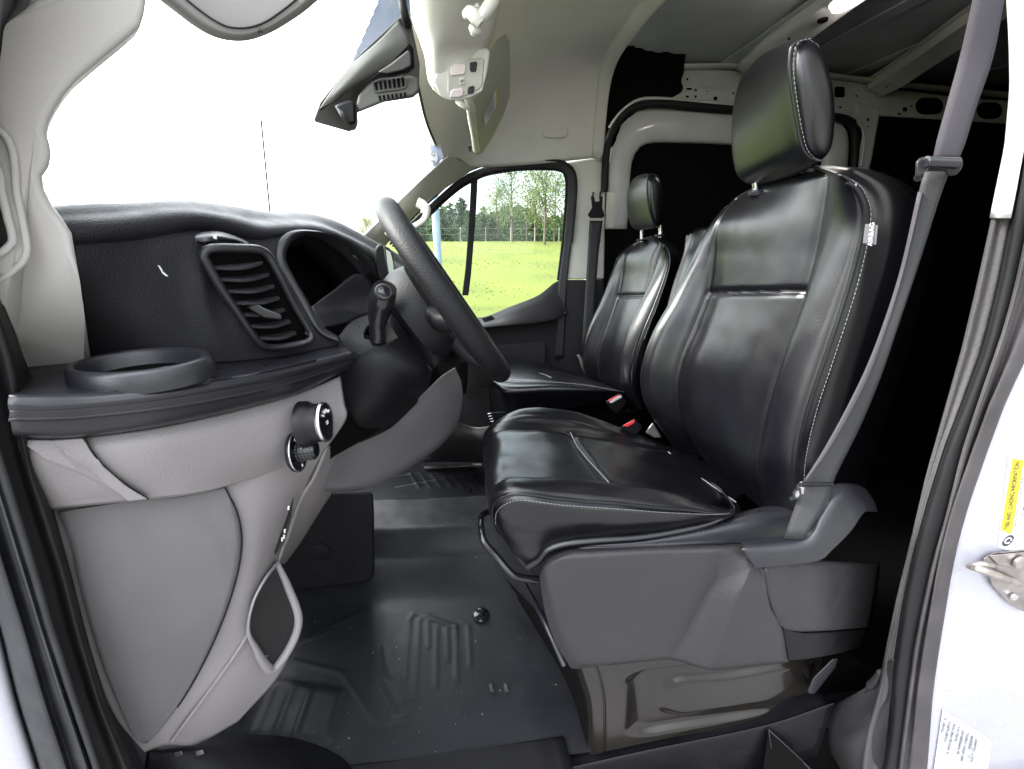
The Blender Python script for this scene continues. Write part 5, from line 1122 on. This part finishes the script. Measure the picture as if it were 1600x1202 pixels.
for i in range(55):
    px, py = (rc_.uniform(470, 880), rc_.uniform(930, 1185)) if i < 40 else (rc_.uniform(600, 760), rc_.uniform(775, 900))
    q = PZ(px, py, .006)
    if not (-.6 < q[0] < .25): continue
    yi = int(np.clip(np.searchsorted(ysf, q[1]), 0, len(ysf)-1)); xi = int(np.clip(np.searchsorted(xs, q[0]), 0, len(xs)-1))
    r_ = bmesh.ops.create_icosphere(bm, subdivisions=1, radius=rc_.choice((.0006, .0007, .0009, .0015)))
    for v in r_['verts']: v.co = Vector((v.co.x*rc_.uniform(.6, 1.5), v.co.y, v.co.z*.5))+Vector((q[0], q[1], Z[yi, xi]+.0012))
o = obj('crumbs', bm, mat('grit', (.3, .28, .25), .8), None); setp(o, 'pale crumbs and grit scattered on the black floor mat', 'grit', None, 'stuff')
def stud(px, py, lab, z=.004, r=.024):
    s = thing('mat_fastener', lab, 'fastener', tuple(PZ(px, py, z)), 'mat fasteners')
    c = PZ(px, py, z)
    lathe('washer', c, (0, 0, 1), [(0, 0), (r, 0), (r, .004), (r*.85, .007), (0, .007)], m_gloss, s, seg=28)
    lathe('pin', c+np.array([0, 0, .006]), (0, 0, 1), [(r*.28, 0), (r*.28, .012), (r*.4, .014), (r*.36, .020), (0, .022)], m_gloss, s, seg=16)
stud(752, 962, 'black round mat fastener on the driver floor mat'); stud(735, 746, 'far round mat fastener on the passenger floor', .006); stud(733, 768, 'small mat fastener at the edge of the passenger floor', .03, .012)
for px in (767, 790):
    c = PZ(px, 1070, .004)
    o = obj('mat_slot', tube_bm([c, c+(PZ(px+2, 1080, .004)-c)], .005, seg=10), m_rubberl, None); o.parent = fl
# passenger side metal strip
pst = plate('threshold_strip', [PZ(662, 729, .02), PZ(752, 724, .02), PZ(752, 727, .02), PZ(664, 732, .02)], .004, m_steel, van, d=(0, 0, -1), bevel=0)
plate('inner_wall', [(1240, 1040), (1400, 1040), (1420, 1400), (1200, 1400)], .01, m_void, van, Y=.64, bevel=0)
# sill and entry step
zs = -.02
S0 = [PZ(x, y, .0) for x, y in ((580, 1194), (620, 1186), (760, 1172), (880, 1150), (940, 1195), (1200, 1139), (1320, 1100))]
strip('sill', [[PZ(600, 1192, .004)+np.array([-.35, .02, 0]), PZ(600, 1190, .004), PZ(760, 1168, .004), PZ(880, 1150, .004)], [PZ(600, 1192, .006)+np.array([-.35, -.01, 0]), PZ(600, 1200, .006), PZ(760, 1178, .006), PZ(885, 1162, .006)], [PZ(600, 1192, .006)+np.array([-.35, -.10, -.01]), PZ(600, 1192, .006)+np.array([0, -.10, 0]), PZ(760, 1180, .006)+np.array([0, -.10, 0]), PZ(890, 1165, .006)+np.array([0, -.1, 0])]], m_black, van, n=30, sub=4)
Q0 = [P(800, 1222, .575), P(880, 1203, .575), P(1000, 1176, .57), P(1198, 1134, .565), P(1300, 1100, .565)]
strip('sill', [[p+np.array([0, .05, -.002]) for p in Q0], [p+np.array([0, .006, 0]) for p in Q0], Q0, [p+np.array([0, -.004, -.006]) for p in Q0], [p+np.array([0, -.006, -.16]) for p in Q0]], m_sill, van, n=40, sub=4)
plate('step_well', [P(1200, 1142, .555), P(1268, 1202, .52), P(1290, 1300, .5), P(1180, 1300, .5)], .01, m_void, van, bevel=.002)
tube('step_edge', PL([(1201, 1140, .556), (1235, 1172, .54), (1268, 1204, .52), (1300, 1240, .50)]), .0022, m_dashl, van, n=20)
tube('step_edge', PL([(1201, 1140, .556), (1205, 1175, .545), (1208, 1210, .54)]), .0014, m_dashl, van, n=20)
boxp('step_floor', -.9, 1.0, .40, .60, -.26, -.24, m_void)
boxp('step_riser', -.9, 1.0, .58, .60, -.26, -.03, m_void)
# black moulded step surround at the lower left
G = [[(232, 1168, .52), (300, 1152, .56), (400, 1148, .60), (470, 1156, .62), (530, 1180, .62), (560, 1215, .60)],
     [(228, 1185, .51), (300, 1168, .53), (400, 1165, .56), (465, 1172, .58), (515, 1195, .58), (545, 1225, .57)],
     [(222, 1230, .49), (300, 1230, .49), (400, 1230, .49), (460, 1230, .50), (505, 1240, .51), (535, 1260, .52)]]
patch('step_moulding', [[P(*q) for q in r] for r in G], m_black, van, n=(24, 50), solid=.006)
for x, y in ((272, 1180), (305, 1178)):
    plate('bracket', [(x, y-4), (x+12, y-6), (x+14, y), (x+2, y+4)], .004, m_steel, van, Y=.515, bevel=.001)
# lower rear pillar moulding
G = [[(1345, 1085, .56), (1365, 1070, .52), (1382, 1040, .50), (1395, 1030, .485)],
     [(1296, 1105, .60), (1330, 1090, .55), (1368, 1078, .515), (1392, 1075, .485)],
     [(1286, 1135, .60), (1318, 1135, .545), (1360, 1120, .505), (1390, 1110, .484)],
     [(1292, 1165, .59), (1320, 1165, .53), (1355, 1160, .50), (1386, 1160, .484)],
     [(1318, 1215, .56), (1335, 1215, .52), (1360, 1215, .50), (1380, 1215, .484)],
     [(1340, 1300, .55), (1350, 1300, .52), (1365, 1300, .50), (1375, 1300, .484)]]
patch('pillar_trim', [[P(*q) for q in r] for r in G], m_greyd, van, n=(50, 40), solid=.006)
# small console between the footwells
tc_ = thing('cup_tray', 'small black tray beyond the driver cushion front edge', 'tray', tuple(P(768, 650, 1.3)), None)
plate('rim', [P(762, 645, 1.2), P(790, 643, 1.2), P(800, 650, 1.2), P(770, 658, 1.2), P(758, 662, 1.2)], .08, m_black, tc_, bevel=.003)
for k in range(4): tube('rib', PL([(762+k*1.5, 647+k*4), (767+k*1.5, 646+k*4)], 1.195), .0014, m_chrome, tc_)
tub = [[P(*q) for q in r] for r in [[(700, 655, 1.6), (740, 668, 1.6), (775, 665, 1.5)], [(690, 690, 1.62), (735, 690, 1.62), (770, 690, 1.55)], [(660, 722, 1.85), (720, 722, 1.85), (770, 722, 1.7)]]]
patch('sill_trim', tub, m_greyd, van, n=(20, 20), solid=.006)
# ================================================================ LABELS AND STRIKER ON THE BODY
def on_body(px, py, lift=.0):                           # body side lies close to the plane Y = .455
    return P(px, py, .4565-lift)
tl = thing('tyre_label', 'yellow and white tyre information label on the white door pillar', 'label', tuple(on_body(1585, 780)), None)
plate('sheet', [on_body(1576, 716), on_body(1640, 712), on_body(1615, 870), on_body(1560, 856)], .001, m_label, tl, bevel=0, d=(0, 1, 0))
plate('yellow_band', [on_body(1583, 717, .001), on_body(1600, 719, .001), on_body(1581, 835, .001), on_body(1564, 829, .001)], .0008, m_yellow, tl, bevel=0)
ux = on_body(1598, 718)-on_body(1580, 833); uy = on_body(1564, 770)-on_body(1600, 776)
text('lettering', 'TIRE AND LOADING INFORMATION', .0112, frame(on_body(1582, 776, .0018), on_body(1591, 720)-on_body(1573, 832), uy), m_ink, tl, ext=.0001, fit=.96*float(np.linalg.norm(on_body(1591, 722)-on_body(1573, 830))))
text('lettering', 'SEATING CAPACITY   TOTAL 2   FRONT 2   REAR 0', .0042, frame(on_body(1592.5, 784, .0018), on_body(1607, 700)-on_body(1586, 832), uy), m_ink, tl, ext=.0001)
text('lettering', 'The combined weight of occupants and cargo', .004, frame(on_body(1600, 790, .0018), on_body(1607, 700)-on_body(1586, 832), uy), m_ink, tl, ext=.0001)
lathe('emblem', on_body(1575, 845, .001), (0, -1, 0), [(0, 0), (.0085, 0), (.0085, .0006), (0, .0006)], m_ink, tl, seg=24, sx=1.25, up=tuple(uy))
tube('emblem_mark', [on_body(1575, 845, .0018)+np.array([math.cos(q)*.0055, 0, math.sin(q)*.005]) for q in np.linspace(0, 5.6, 12)], .0009, m_label, tl, n=24)
vl = thing('vehicle_label', 'white certification label with barcode low on the white door pillar', 'label', tuple(on_body(1510, 1170)), None)
qv = [on_body(1473, 1108), on_body(1550, 1158), on_body(1535, 1260), on_body(1455, 1230)]
plate('sheet', qv, .001, m_label, vl, bevel=0)
uxv = on_body(1487, 1112)-on_body(1466, 1200); uyv = on_body(1455, 1150)-on_body(1530, 1200)
rr = random.Random(3)
for i in range(8):
    px = 1478+i*7; py = 1122+i*4.6
    s = ''.join(rr.choice('0123456789ABEHKLMPRT ') for _ in range(9+(i % 3)*5))
    text('lettering', s, .0095, frame(on_body(px, py, .0015), on_body(px-4, py+0)-on_body(px-13, py+40), uyv), m_ink, vl, ext=.0001, align='RIGHT')
bm = bmesh.new()
for i in range(26):
    a = on_body(1515-i*.42, 1156+i*2.2, .0012); b = on_body(1522-i*.42, 1159.5+i*2.2, .0012); wd = rr.choice((.0004, .0008, .0012)); 
    t = np.array([a, b, b-np.array([0, 0, wd]), a-np.array([0, 0, wd])]); bm.faces.new([bm.verts.new(p) for p in t])
obj('barcode', bm, m_ink, vl, smooth=False)
st_ = thing('door_striker', 'bare metal door striker bolted to the white door pillar', 'door striker', tuple(on_body(1570, 900)), None)
plate('plate', [on_body(1536, 873, .006), on_body(1552, 864, .006), on_body(1620, 858, .006), on_body(1640, 930, .006), on_body(1600, 956, .006), on_body(1578, 945, .006), on_body(1550, 915, .006)], .006, m_steel, st_, bevel=.002)
plate('plate', [on_body(1545, 868, .010), on_body(1610, 862, .010), on_body(1616, 890, .010), on_body(1560, 884, .010)], .005, m_steel, st_, bevel=.002)
tube('latch_bar', [on_body(1514, 886, .012), on_body(1525, 888, .03), on_body(1545, 895, .034), on_body(1570, 905, .030), on_body(1592, 912, .012)], [.004, .0055, .006, .0055, .005], m_steel, st_, n=24, seg=12)
tube('latch_bar', [on_body(1514, 884, .010), on_body(1530, 882, .014), on_body(1550, 884, .014)], [.003, .005, .004], m_steel, st_, n=14)
lathe('bolt', on_body(1592, 878, .012), (0, -1, 0), [(0, 0), (.011, 0), (.011, .004), (.006, .005), (0, .003)], m_steel, st_, seg=18)
lathe('bolt', on_body(1583, 932, .008), (0, -1, 0), [(0, 0), (.006, 0), (.006, .003), (0, .003)], m_chrome, st_, seg=14)
# ================================================================ OUTSIDE
GZ = -.72
def terrain(x, y): return GZ+min(max((x+9)/4, 0), 1)*(.0 if y < 3 else .0725*(y-3) if y < 26 else 1.67)
m_grassg = mat('grass_ground', (.095, .115, .014), .9, bump=.4, bscale=30, mottle=.2, mscale=.5, bdist=.02)
xs_ = np.r_[np.linspace(-400, -32, 24), np.linspace(-30, 30, 61), np.linspace(32, 400, 24)]; yy = np.r_[np.linspace(-60, -2, 12), np.linspace(-1, 30, 63), np.linspace(34, 600, 24)]
gr = quadmesh([[(x, y, terrain(x, y)+(.03*noise.noise(Vector((x*.4, y*.4, 0))) if y > 3.5 else 0)) for x in xs_] for y in yy])
g = obj('ground', gr, m_grassg, None); setp(g, 'bright green grass field beyond the passenger window', None, None, 'structure')
m_pave = mat('gravel_paving', (.16, .157, .16), .9, bump=.5, bscale=60, mottle=.2, mscale=3, bdist=.01)
pv_ = obj('pavement', quadmesh([[(x, y, GZ+.012) for x in np.linspace(-9, 9, 10)] for y in np.linspace(-9, 3.1, 10)]), m_pave, None); setp(pv_, 'grey gravel paving the van is parked on', None, None, 'structure')
m_blade = mat('grass_blade', (.095, .115, .014), .8, mottle=.2, mscale=.7)
bm = bmesh.new(); rg = random.Random(11)
for i in range(6000):
    y = 3.4+24*rg.random()**1.3; x = y*(-.45+rg.random()*.95)
    z = terrain(x, y); h = .012+rg.random()*.02; a = rg.random()*6.28; s = .008+.001*y
    dx, dy = math.cos(a)*s, math.sin(a)*s; l = (rg.random()-.5)*.06
    bm.faces.new([bm.verts.new(p) for p in ((x-dx, y-dy, z-.01), (x+dx, y+dy, z-.01), (x+l, y, z+h))])
o = obj('grass', bm, m_blade, None, smooth=False); setp(o, 'short green grass blades covering the field', 'grass', None, 'stuff')
m_bark = mat('bark', (.11, .09, .075), .9, bump=.6, bscale=30, mottle=.3, bdist=.01)
def leafmat(name, c): return mat(name, c, .7, mottle=.45, mscale=1.2)
m_con = leafmat('needle_foliage', (.045, .08, .04)); m_lf = leafmat('spring_foliage', (.085, .125, .035)); m_lf2 = leafmat('young_leaves', (.12, .16, .05))
def tree(name, px, topy, Yd_, label, kind, grp, seed, wide=1.0):
    r = random.Random(seed); b = PZ(px, 400, 0)
    base = P(px, 376, Yd_); x0, y0 = base[0], base[1]; z0 = terrain(x0, y0)-.05; tp = P(px, topy, Yd_); H = tp[2]-z0
    t = thing(name, label, 'tree', (x0, y0, z0), grp)
    lean = (r.random()-.5)*.3
    trunk = [np.array([x0+lean*(k/6)**2*H*.1, y0, z0+H*k/6*.96]) for k in range(7)]
    bm = tube_bm(trunk, [H*.018+.01, H*.012, H*.004], seg=8, n=14); tips = []
    nb = 26 if kind == 'leaf' else 40
    for i in range(nb):
        f = .22+.74*(i/nb) if kind == 'leaf' else .10+.87*(i/nb)
        p = np.array([np.interp(f*.96, np.linspace(0, .96, 7), [q[j] for q in trunk]) for j in range(3)]); a = r.random()*6.28
        L = H*((.34*(1-f)**.5+.05) if kind == 'leaf' else (.34*(1-f)+.02))*(.7+.6*r.random())*wide
        up = .9 if kind == 'leaf' else -.05
        e = p+np.array([math.cos(a)*L, math.sin(a)*L, L*up*(.6+r.random()*.8)])
        m_ = (p+e)/2+np.array([0, 0, L*.08])
        tube_bm([p, m_, e], [H*.004+.004, H*.001+.002], seg=5, n=6, bm=bm); tips.append((p, m_, e, L))
    obj('trunk', bm, m_bark, t)
    bm = bmesh.new()
    for p, m_, e, L in tips:
        nl = 130 if kind == 'leaf' else 150
        for k in range(nl):
            s = r.random()**.7 if kind == 'leaf' else r.random()
            q = p*(1-s)+e*s+np.array([r.gauss(0, 1), r.gauss(0, 1), r.gauss(0, .7)])*L*(.30 if kind == 'leaf' else .17)
            sz = H*(.010 if kind == 'leaf' else .017)*(.6+r.random()); u = Vector((r.gauss(0, 1), r.gauss(0, 1), r.gauss(0, 1))).normalized(); v = u.cross(Vector((r.gauss(0, 1), r.gauss(0, 1), r.gauss(0, 1)))).normalized()
            if kind != 'leaf': u = Vector((u.x, u.y, -abs(u.z)*.5)).normalized()
            q = Vector(q); bm.faces.new([bm.verts.new(q-u*sz), bm.verts.new(q+v*sz*.5), bm.verts.new(q+u*sz), bm.verts.new(q-v*sz*.5)])
    obj('crown', bm, m_con if kind == 'con' else (m_lf if seed % 2 else m_lf2), t, smooth=False)
G1 = 'trees beyond the field'
for i, (px, ty, yd, k, lab) in enumerate([
    (692, 322, 30, 'con', 'dark bushy conifer left of the window divider beside the pale post'),
    (706, 312, 32, 'con', 'slender dark conifer second from the pale post'),
    (722, 303, 31, 'con', 'tallest pointed conifer left of the window divider'),
    (733, 325, 27, 'con', 'short conifer just left of the window divider'),
    (757, 318, 33, 'con', 'small dark conifer just right of the window divider'),
    (768, 330, 30, 'con', 'low dark conifer between the divider and the first leafy tree'),
    (776, 290, 30, 'leaf', 'young leafy tree beside the low conifer right of the window divider'),
    (866, 275, 30, 'leaf', 'leafy tree between the tall dark trunked tree and the window edge'),
    (836, 270, 28, 'leaf', 'light leafy tree just left of the tall dark trunked tree'),
    (800, 255, 26, 'leaf', 'thin light leaved tree left of the two tall ones in the passenger window'),
    (851, 240, 24, 'leaf', 'tall light leaved tree with dark trunk in the right of the window'),
    (884, 262, 27, 'leaf', 'leafy tree at the rear edge of the passenger window'),
    (823, 300, 34, 'leaf', 'small pale leafy tree between the two tall leafy trees'),
    (660, 335, 30, 'con', 'dark conifer half hidden behind the pale post'),
    (640, 345, 32, 'con', 'low conifer behind the upper rim of the steering wheel'),
    (517, 346, 40, 'con', 'tiny treetop showing over the dash at the windscreen base'),
    (574, 340, 38, 'leaf', 'faint treetop beside the far windscreen pillar')]):
    tree('conifer' if k == 'con' else 'leafy_tree', px, ty, yd, lab, k, G1, 40+i, .8*1.7 if k == 'con' else 1.1)
# far hedge line
bm = bmesh.new()
for i in range(16000):
    x = rg.uniform(-5.5, 16); y = 34+rg.random()*3; h = 2.1+1.3*noise.noise(Vector((x*.35, 2, 0)))+.5*noise.noise(Vector((x*1.3, 5, 0)))
    z = terrain(x, y)+rg.random()*max(h, .3); s = .10+.08*rg.random(); u = Vector((rg.gauss(0, 1), rg.gauss(0, .4), rg.gauss(0, 1))).normalized()*s; v = Vector((-u.z, 0, u.x))*.6; q = Vector((x, y, z))
    bm.faces.new([bm.verts.new(q-u), bm.verts.new(q+v), bm.verts.new(q+u), bm.verts.new(q-v)])
hd = obj('undergrowth', bm, leafmat('hedge', (.07, .12, .045)), None, smooth=False); setp(hd, 'low green undergrowth along the foot of the trees', 'undergrowth', None, 'stuff')
# wire fence
fn = thing('wire_fence', 'thin wire fence along the top of the grass field', 'fence', (0, 27, terrain(0, 27)))
for k in range(14):
    x = -3+k*1.5; z = terrain(x, 27); lathe('post', (x, 27, z), (0, 0, 1), [(.02, 0), (.02, .8), (0, .82)], m_steel, fn, seg=6)
for h in (.4, .75): tube('wire', [np.array([x, 27, terrain(x, 27)+h]) for x in (-3, 6, 17)], .003, m_steel, fn, seg=4)
# pale post and thin mast
c = P(683, 378, 9); z0 = terrain(c[0], 9); zt = P(683, 316, 9)[2]
lathe('pale_post', (c[0], 9, z0), (0, 0, 1), [(.085, 0), (.085, .1), (.075, .12), (.075, zt-z0+.5), (.0, zt-z0+.52)], mat('pale_blue_paint', (.25, .33, .45), .5), None, seg=20)
setp(bpy.data.objects['pale_post'], 'pale blue painted post standing on the grass beyond the front of the window', 'post')
p0, p1 = P(423, 345, 14), P(408, 188, 14)
ms = tube('mast', [p0+(p0-p1)*.35, p0, p1], .027, m_ink, None, n=12, seg=8); setp(ms, 'thin dark mast rising beyond the windscreen over the dashboard', 'mast')
